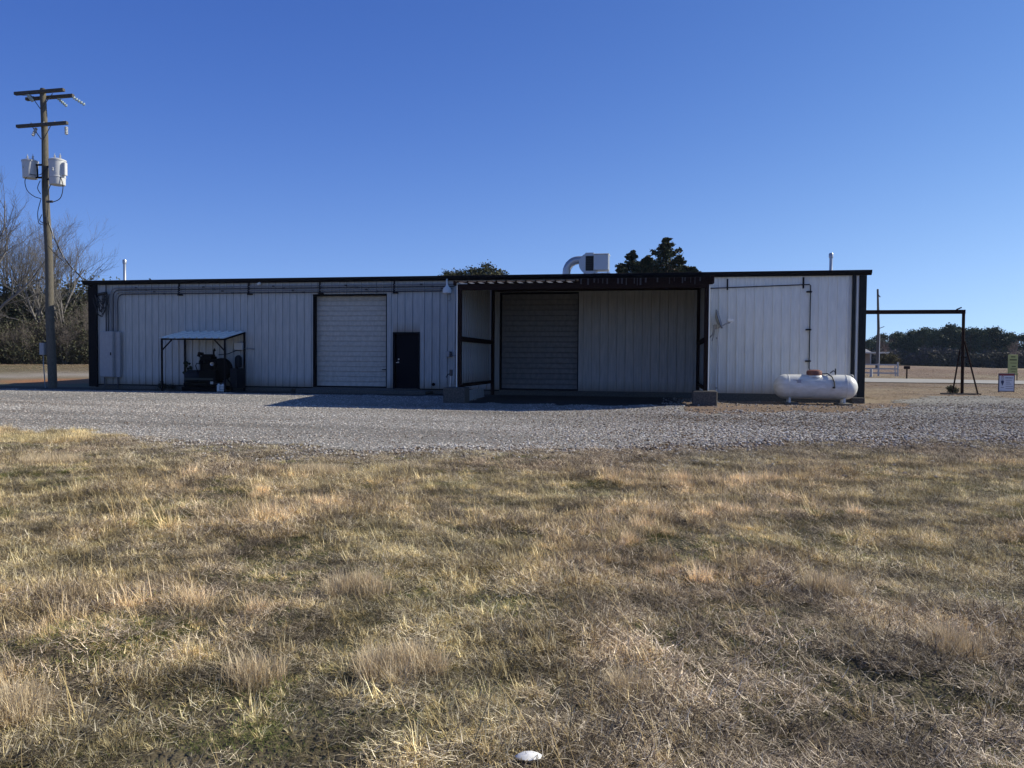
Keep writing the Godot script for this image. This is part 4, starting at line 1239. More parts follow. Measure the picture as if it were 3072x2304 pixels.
# ---------------------------------------------------------------- the right side of the lot
func right_side() -> void:
	var px := 35.82
	var pz := -6.8
	var by := land(px, pz)
	var g := thing("gate_frame", "rusty steel beam from the building to a braced post beyond the drive", "gate frame", Vector3(px, by, pz))
	var st := MB.new()
	st.box(Vector3(-2.76, 3.44, 0), Vector3(5.6, 0.17, 0.12), 0.01)
	put("beam", st.mesh(), M.rust_steel, g)
	st = MB.new()
	st.tube([Vector3(0, -0.3, 0), Vector3(-0.02, 3.5, 0)], [0.062], 12)
	put("post", st.mesh(), M.rust_steel, g)
	for q in [[Vector3(-0.14, 1.85, 0.05), Vector3(-0.52, -0.2, 0.35)], [Vector3(0.03, 2.2, 0.05), Vector3(0.53, -0.2, 0.35)]]:
		st = MB.new()
		st.tube([q[0], q[1]], [0.032], 8)
		put("brace", st.mesh(), M.rust_steel, g)
	st = MB.new()
	st.bar(Vector3(-0.1, 1.55, 0.05), Vector3(0.12, 1.55, 0.05), 0.05, 0.05)
	st.bar(Vector3(-0.16, 1.85, 0.05), Vector3(0.05, 2.2, 0.03), 0.02, 0.02)
	put("brace_clamp", st.mesh(), M.rust_steel, g)
	st = MB.new()
	st.bar(Vector3(-0.3, 3.53, 0), Vector3(-0.1, 3.62, 0), 0.05, 0.03)
	put("cap_plate", st.mesh(), M.rust_steel, g)
	st = MB.new()
	st.bar(Vector3(-1.0, 0.03, 0.5), Vector3(0.6, 0.02, 0.3), 0.07, 0.06)
	tag(put("dead_branch", st.mesh(), M.arm_wood, null, Transform3D(Basis(), Vector3(px, by, pz))), "dark timber lying on the ground at the foot of the gate post", "timber")
	# the notice board near the drive
	var s := thing("notice_sign", "low square sale sign in a dark frame beside the drive", "sign", Vector3(39.33, land(39.3, -11.4), -11.4), deg_to_rad(12))
	var hw := 0.38
	box_part(s, "panel", Vector3(-hw + 0.03, 0.06, -0.012), Vector3(hw - 0.03, 0.86, 0.012), M.sign_white, 0.003)
	box_part(s, "red_band", Vector3(-hw + 0.03, 0.77, 0.013), Vector3(hw - 0.03, 0.86, 0.018), M.sign_red, 0.0)
	for f in [[-hw, 0.0, -hw + 0.03, 0.88], [hw - 0.03, 0.0, hw, 0.88], [-hw + 0.03, 0.86, hw - 0.03, 0.88], [-hw + 0.03, 0.02, hw - 0.03, 0.06]]:
		box_part(s, "frame", Vector3(f[0], f[1], -0.02), Vector3(f[2], f[3], 0.022), M.sign_navy, 0.003)
	box_part(s, "stake", Vector3(-hw, -0.3, -0.02), Vector3(-hw + 0.03, 0.0, 0.02), M.trim_dark, 0.002)
	box_part(s, "stake", Vector3(hw - 0.03, -0.3, -0.02), Vector3(hw, 0.0, 0.02), M.trim_dark, 0.002)
	# balloon mark: a peaked top of chevrons over a drop
	for k in 3:
		st = MB.new()
		var yy := 0.78 - k * 0.075
		st.quad(Vector3(-0.27, yy - 0.075, 0.02), Vector3(-0.2, yy, 0.02), Vector3(-0.2, yy - 0.035, 0.02), Vector3(-0.27, yy - 0.105, 0.02), Vector3.BACK)
		st.quad(Vector3(-0.13, yy - 0.075, 0.02), Vector3(-0.2, yy, 0.02), Vector3(-0.2, yy - 0.035, 0.02), Vector3(-0.13, yy - 0.105, 0.02), Vector3.BACK)
		put("chevron", st.mesh(), M.sign_red if k == 0 else M.sign_grey, s)
	st = MB.new()
	var c := Vector3(-0.2, 0.48, 0.02)
	var rim := []
	for i in 17:
		var a := PI * i / 16.0
		rim.append(c + Vector3(0.075 * cos(a), 0.07 * sin(a), 0))
	rim.append(c + Vector3(-0.03, -0.12, 0)); rim.append(c + Vector3(-0.01, -0.17, 0)); rim.append(c + Vector3(0.01, -0.17, 0)); rim.append(c + Vector3(0.03, -0.12, 0))
	for i in rim.size():
		st.flat(c, rim[i], rim[(i + 1) % rim.size()], Vector3.BACK)
	put("balloon_mark", st.mesh(), M.sign_navy, s)
	var font := SystemFont.new()
	font.font_names = PackedStringArray(["Droid Sans"])
	font.font_weight = 700
	var tm := TextMesh.new()
	tm.text = "FOR SALE"
	tm.font = font
	tm.font_size = 24
	tm.pixel_size = 0.0033
	tm.depth = 0.004
	put("lettering", tm, M.sign_navy, s, Transform3D(Basis(), Vector3(0.11, 0.67, 0.017)))
	for q in [[0.1, 0.56, 0.3], [0.06, 0.47, 0.2], [0.09, 0.38, 0.26], [0.13, 0.27, 0.34], [0.13, 0.17, 0.34], [-0.2, 0.22, 0.15]]:
		box_part(s, "print_line", Vector3(q[0] - q[2] / 2, q[1] - 0.018, 0.013), Vector3(q[0] + q[2] / 2, q[1] + 0.018, 0.017), M.sign_grey, 0.0)
	# yellow roadside sign
	s = thing("roadside_sign", "tall yellow lettered sign on legs at the roadside", "sign", Vector3(51.3, land(51.3, -40.2), -40.2), deg_to_rad(8))
	box_part(s, "panel", Vector3(-0.37, 0.62, -0.04), Vector3(0.37, 2.1, 0.04), M.sign_yellow, 0.01)
	box_part(s, "base_rail", Vector3(-0.42, 0.46, -0.06), Vector3(0.42, 0.6, 0.06), M.sign_yellow, 0.01)
	for x in [-0.33, 0.37]:
		st = MB.new()
		st.bar(Vector3(x, -0.2, 0), Vector3(x * 0.93, 0.62, 0), 0.05, 0.05)
		put("leg", st.mesh(), M.trim_dark, s)
	for q in [[0.0, 1.92, 0.34, 0.1], [0.0, 1.68, 0.56, 0.12], [0.03, 1.42, 0.5, 0.05], [0.06, 1.14, 0.32, 0.09], [0.05, 0.94, 0.5, 0.07], [0.05, 0.72, 0.3, 0.05]]:
		box_part(s, "print_line", Vector3(q[0] - q[2] / 2, q[1] - q[3] / 2, 0.041), Vector3(q[0] + q[2] / 2, q[1] + q[3] / 2, 0.046), M.sign_olive, 0.0)
	# mailbox, far pole, fence
	var m := thing("mailbox", "small dark mailbox on a post beyond the road", "mailbox", on_land(44.4, -43.6))
	box_part(m, "post", Vector3(-0.05, -0.2, -0.05), Vector3(0.05, 0.85, 0.05), M.rust_steel, 0.006)
	st = MB.new()
	st.tube([Vector3(-0.22, 0.95, 0), Vector3(0.22, 0.95, 0)], [0.14], 12)
	st.box(Vector3(0, 0.88, 0), Vector3(0.44, 0.12, 0.26), 0.01)
	put("box_body", st.mesh(), M.rust_steel, m)
	var p := thing("far_utility_pole", "thin distant utility pole behind the steel beam", "utility pole", on_land(51.1, -79.0))
	st = MB.new()
	st.tube([Vector3(0, -0.5, 0), Vector3(0.1, 5, 0), Vector3(-0.1, 10.2, 0)], [0.2, 0.17, 0.12], 10)
	put("pole_shaft", st.mesh(), M.pole_wood, p)
	st = MB.new()
	st.bar(Vector3(-0.1, 9.5, 0.15), Vector3(0.2, 9.15, 0.15), 0.1, 0.1)
	st.tube([Vector3(0.15, 5.1, 0.15), Vector3(0.75, 5.35, 0.2)], [0.04], 6)
	put("fitting", st.mesh(), M.arm_wood, p)
	st = MB.new()
	st.tube([Vector3(0.24, -0.2, 0.1), Vector3(0.24, 4.3, 0.1)], [0.05], 7)
	put("riser_pipe", st.mesh(), M.sheet_light, p)
	var f := thing("rail_fence", "white three-rail fence corner in front of the far house", "fence", on_land(45.3, -52.3))
	for q in [[-0.85, -0.3, 1.25], [0.85, -0.1, 1.35], [-2.6, -2.2, 1.25]]:
		box_part(f, "fence_post", Vector3(q[0] - 0.07, -0.2, q[1] - 0.07), Vector3(q[0] + 0.07, q[2], q[1] + 0.07), M.dirty_white, 0.01)
	for y in [0.3, 0.72, 1.12]:
		for seg in [[Vector3(-0.85, y, -0.3), Vector3(0.85, y, -0.1)], [Vector3(-2.6, y, -2.2), Vector3(-0.85, y, -0.3)]]:
			st = MB.new()
			st.bar(seg[0], seg[1], 0.13, 0.04)
			put("fence_rail", st.mesh(), M.dirty_white, f)
	for q in [[0.5, 0.5, 1.0], [0.6, 0.1, 0.95]]:
		st = MB.new()
		st.bar(Vector3(q[0], -0.1, q[1]), Vector3(q[0] - 0.08, q[2], q[1]), 0.11, 0.03)
		put("loose_board", st.mesh(), M.dirty_white, f)
	st = MB.new()
	st.tube([Vector3(0, -0.2, 0), Vector3(0, 0.75, 0)], [0.12], 12)
	tag(put("marker_post", st.mesh(), M.dirty_white, null, Transform3D(Basis(), on_land(43.0, -49.5))), "short thick white post standing at the road edge before the fence", "post")
	# house far off at the left of that view
	var h := thing("farm_house", "low grey house with a white porch roof far beyond the road", "house", Vector3(54.0, land(54.0, -104.0) - 0.1, -104.0), deg_to_rad(10))
	box_part(h, "wall", Vector3(-9, -0.5, -7), Vector3(2.6, 2.0, 0), M.far_wall, 0.02)
	st = MB.new()
	for q in [[0.4, 1.9, -3.4, 3.2], [-7.4, 1.9, -3.4, 3.2]]:
		st.quad(Vector3(-9.3, q[1], q[0]), Vector3(2.9, q[1], q[0]), Vector3(2.3, q[3], q[2]), Vector3(-8.7, q[3], q[2]), Vector3(0, 1, signf(q[0])))
	st.quad(Vector3(2.9, 1.9, 0.4), Vector3(2.9, 1.9, -7.4), Vector3(2.3, 3.2, -3.4), Vector3(2.3, 3.2, -3.4), Vector3.RIGHT)
	st.quad(Vector3(-9.3, 1.9, 0.4), Vector3(-9.3, 1.9, -7.4), Vector3(-8.7, 3.2, -3.4), Vector3(-8.7, 3.2, -3.4), Vector3.LEFT)
	put("roof", st.mesh(), M.far_roof, h)
	box_part(h, "porch_roof", Vector3(-8, 1.75, 0.02), Vector3(4.4, 1.98, 3.0), M.dirty_white, 0.03)
	for x in [-7.5, -4.5, -1.5, 1.5, 4.0]:
		box_part(h, "porch_post", Vector3(x - 0.07, -0.5, 2.7), Vector3(x + 0.07, 1.75, 2.85), M.dirty_white, 0.01)
	for x in [-6.0, -2.4, 0.9]:
		var w := box_part(h, "window", Vector3(x - 0.5, 0.5, 0.001), Vector3(x + 0.5, 1.5, 0.05), M.dirty_white, 0.01)
		box_part(w, "pane", Vector3(x - 0.42, 0.58, 0.051), Vector3(x + 0.42, 1.42, 0.06), M.far_glass, 0.0)
	box_part(h, "door", Vector3(-0.9, -0.4, 0.001), Vector3(-0.1, 1.55, 0.05), M.trim_dark, 0.01)

# ---------------------------------------------------------------- trees
func twig_tree(sd: int, height: float, stems: int, spread: float, twigs: Color, levels := 4, kids := [7, 6, 6, 5], thick := 0.0) -> Array:   # [trunk mesh, crown mesh]
	var r := RandomNumberGenerator.new()
	r.seed = sd
	var trunk := MB.new()
	var crown := MB.new()
	var todo := []
	for i in stems:
		var a := TAU * (i + r.randf() * 0.7) / stems
		var ln := 0.0 if stems == 1 else spread * (0.25 + 0.55 * r.randf())
		todo.append([Vector3(cos(a) * 0.15, -0.15, sin(a) * 0.15) * (0.0 if stems == 1 else 1.0), Vector3(cos(a) * ln, 1, sin(a) * ln).normalized(), height * (0.55 if stems == 1 else 0.62) * (0.8 + 0.3 * r.randf()), (thick if thick > 0.0 else height * 0.014) * (1.4 if stems == 1 else 0.8), 0])
	while todo:
		var b: Array = todo.pop_back()
		var d: Vector3 = b[1]
		var len: float = b[2]
		var rad: float = b[3]
		var lvl: int = b[4]
		var segs := 5 if lvl < 2 else (3 if lvl < 4 else 2)
		var pts := [b[0]]
		var rads := [rad]
		for i in segs:
			d = (d + Vector3(r.randfn(0, 0.11), r.randfn(0.05, 0.07), r.randfn(0, 0.11)) * (1.0 + 0.25 * lvl)).normalized()
			pts.append(pts[-1] + d * len / segs)
			rads.append(rad * lerpf(1.0, 0.42, (i + 1.0) / segs))
		var mb: MB = trunk if lvl < 2 else crown
		mb.col = twigs * (1.7 if lvl < 2 else 0.8 + 0.5 * r.randf())
		mb.tube(pts, rads, 7 if lvl == 0 else (5 if lvl == 1 else 3), false)
		if lvl < levels:
			var n: int = kids[mini(lvl, kids.size() - 1)]
			for k in n:
				var t := lerpf(0.3 if lvl > 0 else 0.38, 1.0, (k + r.randf()) / n)
				var f := clampf(t * segs, 0, segs - 0.001)
				var p: Vector3 = pts[int(f)].lerp(pts[int(f) + 1], f - int(f))
				var dir: Vector3 = (pts[int(f) + 1] - pts[int(f)]).normalized()
				var side := dir.cross(Vector3(r.randfn(), r.randfn(), r.randfn())).normalized()
				var ang := r.randf_range(0.4, 0.85) * (1.1 - 0.25 * t)
				var nd := (dir * cos(ang) + side * sin(ang) + Vector3.UP * 0.14).normalized()
				todo.append([p, nd, len * r.randf_range(0.42, 0.72) * (1.15 - 0.3 * t), maxf(rads[int(f)] * r.randf_range(0.4, 0.62), 0.006), lvl + 1])
	return [trunk.mesh(), crown.mesh()]

func leaf_at(mb: MB, r: RandomNumberGenerator, p: Vector3, s: float) -> void:
	var a := Vector3(r.randfn(), r.randfn() * 0.7, r.randfn()).normalized() * s
	var b := a.cross(Vector3(r.randfn(), r.randfn(), r.randfn())).normalized() * s * 0.55
	var nn := a.cross(b).normalized()
	if nn.y < 0.0: nn = -nn
	mb.t(p - a * 0.5, p + b, p + a * 0.5, nn, nn, nn)
	mb.t(p - a * 0.5, p + a * 0.5, p - b, nn, nn, nn)

func pine(sd: int, height: float) -> Array:
	var r := RandomNumberGenerator.new()
	r.seed = sd
	var trunk := MB.new()
	trunk.col = Color(0.1, 0.075, 0.06)
	var bend := Vector3(r.randfn(0, 0.25), 0, r.randfn(0, 0.25))
	trunk.tube([Vector3(0, -0.5, 0), Vector3(0, height * 0.4, 0) + bend * 0.4, Vector3(0, height * 0.95, 0) + bend], [height * 0.016, height * 0.013, height * 0.004], 6, false)
	var crown := MB.new()
	var low := r.randf_range(0.38, 0.55)
	var tone := r.randf_range(0.75, 1.5)
	for k in 34:
		var f := r.randf()
		var y := height * lerpf(low, 0.97, f)
		var rr := height * 0.2 * sin(PI * clampf(0.22 + f * 0.76, 0, 1)) * r.randf_range(0.5, 1.15)
		var a := r.randf() * TAU
		var tip := Vector3(cos(a) * rr, y + rr * 0.2, sin(a) * rr) + bend * f
		trunk.tube([Vector3(0, y - rr * 0.25, 0) + bend * f, tip], [height * 0.004, height * 0.0015], 3, false)
		var g := r.randf_range(0.75, 1.3)
		for i in 60:
			var o := Vector3(r.randfn(), r.randfn() * 0.6, r.randfn()) * height * 0.052
			crown.col = Color(0.045, 0.066, 0.034) * tone * g * r.randf_range(0.7, 1.35)
			leaf_at(crown, r, tip + o, height * r.randf_range(0.026, 0.046))
	return [trunk.mesh(), crown.mesh()]

func cedar(sd: int, height: float, width: float) -> Array:
	var r := RandomNumberGenerator.new()
	r.seed = sd
	var trunk := MB.new()
	trunk.col = Color(0.08, 0.06, 0.05)
	trunk.tube([Vector3(0, -0.4, 0), Vector3(0, height * 0.5, 0), Vector3(0, height * 0.97, 0)], [0.2, 0.13, 0.02], 8, false)
	var crown := MB.new()
	for k in 300:
		var f := pow(r.randf(), 0.8)
		var y := height * lerpf(0.05, 1.0, f)
		var reach := width * 0.5 * (pow(1.0 - f, 0.7) + 0.02) * r.randf_range(0.55, 1.15)
		var a := r.randf() * TAU
		var tip := Vector3(cos(a) * reach, y + reach * r.randf_range(-0.05, 0.3), sin(a) * reach)
		var root := Vector3(0, y - reach * 0.12, 0)
		trunk.tube([root, tip], [0.03, 0.006], 3, false)
		var g := r.randf_range(0.65, 1.4)
		for i in 80:
			var t := pow(r.randf(), 0.5)
			var o := Vector3(r.randfn(), r.randfn() * 0.55, r.randfn()) * 0.24 * (1.15 - 0.85 * t) * clampf(reach, 0.3, 1.0)
			crown.col = Color(0.045, 0.056, 0.032) * g * r.randf_range(0.6, 1.5)
			if r.randf() < 0.12: crown.col = Color(0.12, 0.08, 0.045)
			leaf_at(crown, r, root.lerp(tip, t) + o, r.randf_range(0.07, 0.14))
	return [trunk.mesh(), crown.mesh()]

func dense_tree(sd: int, height: float, width: float, tone: Color) -> Array:
	var r := RandomNumberGenerator.new()
	r.seed = sd
	var trunk := MB.new()
	trunk.col = Color(0.1, 0.08, 0.065)
	trunk.tube([Vector3(0, -0.4, 0), Vector3(0.1, height * 0.35, 0), Vector3(0, height * 0.8, 0)], [0.24, 0.17, 0.05], 8, false)
	var crown := MB.new()
	for k in 170:
		var a := r.randf() * TAU
		var up := r.randf_range(-0.5, 1.0)
		var q := sqrt(maxf(0.0, 1.0 - up * up)) * pow(r.randf(), 0.3)
		var p := Vector3(cos(a) * q * width * 0.5, height * (0.62 + 0.38 * up * r.randf_range(0.75, 1.0)) - 0.3, sin(a) * q * width * 0.5)
		trunk.tube([Vector3(0, height * 0.4, 0), p], [0.03, 0.008], 3, false)
		var g := r.randf_range(0.7, 1.35)
		for i in 60:
			crown.col = tone * g * r.randf_range(0.65, 1.4)
			leaf_at(crown, r, p + Vector3(r.randfn(), r.randfn() * 0.7, r.randfn()) * 0.24, r.randf_range(0.1, 0.2))
	return [trunk.mesh(), crown.mesh()]

func shrub(sd: int, height: float, width: float, leaf: Color, leaves: int, size: float) -> Array:
	var r := RandomNumberGenerator.new()
	r.seed = sd
	var stem := MB.new()
	var crown := MB.new()
	var tips := []
	for k in 26:
		var a := r.randf() * TAU
		var f := sqrt(r.randf())
		var top := Vector3(cos(a) * f * width * 0.5, height * sqrt(maxf(0.05, 1.0 - f * f * 0.85)) * r.randf_range(0.7, 1.0), sin(a) * f * width * 0.5)
		var mid := top * Vector3(0.45, 0.5, 0.45) + Vector3(r.randfn(), 0, r.randfn()) * 0.12
		stem.col = Color(0.13, 0.105, 0.085) * r.randf_range(0.7, 1.3)
		stem.tube([Vector3(cos(a), 0, sin(a)) * 0.1 - Vector3(0, 0.1, 0), mid, top], [0.022 * height / 2.5, 0.015 * height / 2.5, 0.005], 4, false)
		for i in 9:
			var p := mid.lerp(top, r.randf())
			var q := p + Vector3(r.randfn(), r.randf_range(0.1, 1.2), r.randfn()) * height * 0.13
			stem.tube([p, q], [0.008, 0.003], 3, false)
			tips.append(q)
			tips.append(p)
		tips.append(top)
		for i in 5:
			tips.append(mid.lerp(top, r.randf()) * Vector3(1, r.randf(), 1))
	for i in leaves:
		var p: Vector3 = tips[r.randi() % tips.size()]
		crown.col = leaf * r.randf_range(0.6, 1.45)
		leaf_at(crown, r, p + Vector3(r.randfn(), r.randfn(), r.randfn()) * height * 0.07, size * r.randf_range(0.6, 1.3))
	return [stem.mesh(), crown.mesh()]

func plant(called: String, m: Array, at: Vector3, turn: float, label: String, category: String, group := "", part := "crown", size := 1.0) -> Node3D:
	var o := thing(called, label, category, at, turn, group)
	o.scale = Vector3.ONE * size
	put("trunk" if category == "tree" else "stems", m[0], M.bark, o)
	put(part, m[1], M.leaf if m[1].get_surface_count() > 0 else M.bark, o)
	return o

func ordinal(n: int) -> String:
	if n % 100 in [11, 12, 13]: return "%dth" % n
	return str(n) + ["th", "st", "nd", "rd", "th", "th", "th", "th", "th", "th"][n % 10]

func trees() -> void:
	var r := RandomNumberGenerator.new()
	r.seed = 77
	var bark := Color(0.115, 0.108, 0.103)
	# bare trees on the left
	var big := twig_tree(101, 12.4, 1, 0.5, bark, 4, [10, 6, 5, 4])
	var multi := twig_tree(202, 11.6, 5, 0.62, bark, 4, [8, 5, 4, 3])
	var slim := twig_tree(303, 10.5, 1, 0.5, bark * 0.9, 4, [10, 6, 6, 4])
	var tl := [[multi, -21.9, -23.0, 0.3, 0.92, "wide fan-shaped bare tree with many stems behind the utility pole"], [big, -22.9, -17.5, 1.2, 1.18, "tallest bare tree at the far left reaching above the others"], [slim, -23.6, -25.5, 2.6, 1.1, "slender bare tree between the two big crowns on the left"],
		[multi, -27.5, -24.0, 2.0, 1.0, "bare many-stemmed tree out beyond the left edge"]]
	for t in tl:
		plant("bare_tree", t[0], on_land(t[1], t[2]), t[3], t[5], "tree", "bare winter trees on the left", "twigs", t[4])
	var ever := shrub(11, 4.6, 4.2, Color(0.05, 0.058, 0.032), 6500, 0.13)
	var dead := twig_tree(404, 4.6, 9, 0.5, Color(0.15, 0.13, 0.12), 3, [6, 5, 4], 0.034)
	var where := ["at the left edge of the thicket", "below the tallest bare tree", "just left of the utility pole", "straight behind the utility pole", "just right of the utility pole", "against the left end of the building"]
	var k := 0
	for row in 2:
		for i in 9:
			var t := (i + 0.5 * row) / 8.5
			var x := lerpf(-27.5, -16.5, t) - row * 1.6
			var z := lerpf(-16.8, -27.5, t) - 1.6 - row * 2.6
			plant("evergreen_shrub", ever, on_land(x + r.randfn(0, 0.25), z + r.randfn(0, 0.25)), k * 1.7, ("dense dark green shrub " if row == 0 else "taller dark shrub at the back ") + where[clampi(i - 2, 0, 5)], "shrub", "evergreen shrubs in the left thicket", "foliage", (0.85 if row == 0 else (1.4 if i < 6 else 0.85)) * r.randf_range(0.85, 1.15))
			k += 1
	for i in 10:
		var t := i / 9.0
		var x := lerpf(-25.5, -17.2, t) + r.randf_range(-0.6, 0.9)
		var z := lerpf(-16.8, -26.0, t) + r.randf_range(-1.2, 0.8)
		plant("twiggy_shrub", dead, on_land(x, z), i * 2.1, "leafless twiggy shrub " + where[clampi(i - 2, 0, 5)], "shrub", "leafless shrubs in the left thicket", "twigs", r.randf_range(0.45, 1.2))
	var brush := shrub(12, 2.6, 2.4, Color(0.075, 0.078, 0.048), 1500, 0.1)
	var both := MB.new()
	for m in brush:
		var ar: Array = m.surface_get_arrays(0)
		both.v.append_array(ar[Mesh.ARRAY_VERTEX]); both.n.append_array(ar[Mesh.ARRAY_NORMAL]); both.c.append_array(ar[Mesh.ARRAY_COLOR])
	var bbuf := PackedFloat32Array()
	for i in 150:
		var t := r.randf_range(-0.15, 1.1)
		var back := r.randf() * 7.0
		var sc := r.randf_range(0.45, 1.1) + back * 0.22
		push(bbuf, Basis(Vector3.UP, r.randf() * TAU).scaled(Vector3(sc, sc * r.randf_range(0.8, 1.15), sc)), on_land(lerpf(-26.0, -15.8, t) - back * 0.6 + 0.6, lerpf(-16.5, -27.0, t) - back + 0.6), Color.WHITE * r.randf_range(0.7, 1.25))
	stuff("undergrowth", both.mesh(), M.leaf, bbuf, "tangled grey-green undergrowth filling the thicket behind the pole", "undergrowth")
	# evergreens behind the roof
	var ce := [cedar(21, 9.0, 7.4), cedar(22, 8.3, 6.4)]
	plant("cedar_tree", ce[0], on_land(23.75, -20.9), 0.0, "tallest pointed dark cedar behind the roof right of the blower", "tree", "cedars behind the roof")
	plant("cedar_tree", ce[1], on_land(21.6, -21.6), 1.0, "second cedar with a lower pointed top left of the tallest", "tree", "cedars behind the roof")
	plant("cedar_tree", ce[1], on_land(22.6, -22.6), 3.0, "cedar wedged between the two pointed ones behind the roof", "tree", "cedars behind the roof", "crown", 0.98)
	plant("cedar_tree", ce[0], on_land(22.5, -20.6), 5.0, "front middle cedar filling the gap below the two pointed tops", "tree", "cedars behind the roof", "crown", 0.86)
	plant("cedar_tree", ce[1], on_land(24.5, -19.9), 2.2, "cedar tucked at the right shoulder of the tallest one", "tree", "cedars behind the roof", "crown", 0.93)
	plant("cedar_tree", ce[1], on_land(20.9, -20.7), 4.4, "leftmost low cedar beside the roof blower", "tree", "cedars behind the roof", "crown", 0.88)
	plant("cedar_tree", ce[0], on_land(25.3, -19.6), 4.0, "lowest right cedar whose top just clears the roof", "tree", "cedars behind the roof", "crown", 0.78)
	var rt := dense_tree(31, 9.4, 5.6, Color(0.055, 0.055, 0.024))
	plant("round_tree", rt, on_land(7.8, -40.3), 0.0, "largest rounded tree top showing over the roof left of the carport", "tree", "round trees behind the roof", "crown", 1.09)
	plant("round_tree", rt, on_land(5.3, -40.6), 2.0, "middle small rounded tree top over the roof left of the carport", "tree", "round trees behind the roof", "crown", 1.035)
	plant("round_tree", rt, on_land(3.6, -42.0), 4.0, "smallest leftmost rounded tree top over the roof edge", "tree", "round trees behind the roof", "crown", 1.035)
	# far pine wood on the right
	var pines := [pine(1, 11.5), pine(2, 10.5), pine(3, 12.0), pine(4, 9.5)]
	k = 0
	for row in 5:
		for i in 26:
			var u := (i + r.randf_range(-0.35, 0.35)) / 25.0
			var x := lerpf(68.0, 134.0, u) + row * 1.6
			var z := lerpf(-210.0, -184.0, u) - row * 5.0 + r.randfn(0, 1.2)
			var top := curve(x, [74.0, 82.0, 92.0, 98.0, 108.0, 112.0, 117.0, 126.0], [6.4, 7.1, 9.2, 10.6, 11.3, 9.8, 7.4, 5.8])
			var side := "left part" if x < 88.0 else ("middle" if x < 106.0 else "right part")
			plant("pine_tree", pines[(k * 7 + row) % 4], on_land(x, z), r.randf() * TAU, ("pine at the front edge of the far wood, %s from the left" % ordinal(i + 1)) if row == 0 else "pine standing deeper inside the far wood, " + side, "tree", "pines across the far field", "crown", top / 11.2 * r.randf_range(0.88, 1.06))
			k += 1
	var scrub := shrub(41, 3.6, 4.6, Color(0.062, 0.058, 0.042), 1800, 0.36)
	var greys := shrub(42, 4.4, 4.6, Color(0.085, 0.078, 0.075), 1800, 0.32)
	for i in 44:
		var u := i / 43.0
		var x := lerpf(66.0, 132.0, u) + r.randfn(0, 0.5)
		var z := lerpf(-203.0, -177.0, u) + r.randfn(0, 1.5)
		var side := "left part" if x < 88.0 else ("middle" if x < 106.0 else "right part")
		plant("field_shrub", scrub if i % 3 else greys, on_land(x, z), r.randf() * TAU, ("low dull olive shrub" if i % 3 else "greyish taller shrub") + " along the foot of the far pines, %s from the left" % ordinal(i + 1), "shrub", "shrubs at the foot of the far pines", "foliage", r.randf_range(0.8, 1.4))
	var fill := MB.new()
	for m in [pines[1][1], scrub[1]]:
		var ar: Array = m.surface_get_arrays(0)
		for q in ar[Mesh.ARRAY_VERTEX]: fill.v.append(q if m == scrub[1] else q - Vector3(0, 3.4, 0))
		fill.n.append_array(ar[Mesh.ARRAY_NORMAL]); fill.c.append_array(ar[Mesh.ARRAY_COLOR])
	var fbuf := PackedFloat32Array()
	for i in 110:
		var u := r.randf()
		var sc := r.randf_range(0.7, 0.95)
		push(fbuf, Basis(Vector3.UP, r.randf() * TAU).scaled(Vector3.ONE * sc), on_land(lerpf(66.0, 145.0, u), lerpf(-232.0, -206.0, u) - r.randf() * 8.0), Color(0.9, 0.95, 1.0) * r.randf_range(0.75, 1.1))
	stuff("far_woods", fill.mesh(), M.leaf, fbuf, "dark depth of the far wood behind the front pines", "wood")
	var rb := shrub(51, 1.6, 3.3, Color(0.1, 0.085, 0.035), 3500, 0.14)
	plant("round_bush", rb, on_land(57.4, -96.5), 0.0, "rounded olive bush at the right of the far house", "shrub", "", "foliage", 1.05)
	var bt := twig_tree(505, 7.5, 1, 0.5, Color(0.16, 0.12, 0.11), 4, [8, 6, 5, 4], 0.14)
	plant("bare_tree", bt, on_land(104.5, -170.0), 0.0, "bare field tree standing before the far pines right of the gate post", "tree", "", "twigs", 1.0)
	plant("bare_tree", bt, on_land(113.5, -172.0), 2.0, "bare field tree before the far pines behind the yellow sign", "tree", "", "twigs", 0.85)
	plant("bare_tree", bt, on_land(62.0, -116.0), 1.0, "pale bare tree behind the far house roof", "tree", "", "twigs", 0.75)
	var gb := shrub(61, 0.65, 0.75, Color(0.05, 0.06, 0.035), 900, 0.07)
	plant("small_bush", gb, on_land(35.62, -7.3), 0.0, "small dark bush at the foot of the gate post", "shrub", "", "foliage", 0.62)
	# weeds at the wall
	var weed := MB.new()
	var stem := MB.new()
	stem.col = Color(0.05, 0.055, 0.03)
	stem.tube([Vector3(0, -0.1, 0), Vector3(0.03, 0.7, 0), Vector3(0.0, 1.25, 0.02)], [0.012, 0.009, 0.003], 5, false)
	for i in 26:
		var y := r.randf_range(0.12, 1.1)
		var a := r.randf() * TAU
		var q := Vector3(cos(a), 0.3, sin(a)) * (0.3 if y < 0.6 else 0.16) * r.randf()
		stem.tube([Vector3(0.02, y, 0), Vector3(0.02, y, 0) + q], [0.005, 0.003], 3, false)
		for j in 4:
			weed.col = Color(0.03, 0.045, 0.025) * r.randf_range(0.7, 1.3)
			leaf_at(weed, r, Vector3(0.02, y, 0) + q + Vector3(r.randfn(), r.randfn(), r.randfn()) * 0.035, 0.13)
	plant("tall_weed", [stem.mesh(), weed.mesh()], Vector3(4.92, -0.2, 0.5), 0.0, "tall leafy weed between the left shelter posts", "plant", "", "leaves")
	var lw := shrub(71, 0.35, 0.3, Color(0.03, 0.045, 0.025), 120, 0.05)
	plant("low_weed", lw, Vector3(3.55, -0.2, 0.25), 0.0, "small weed against the wall left of the shelter", "plant", "weeds at the wall", "leaves")
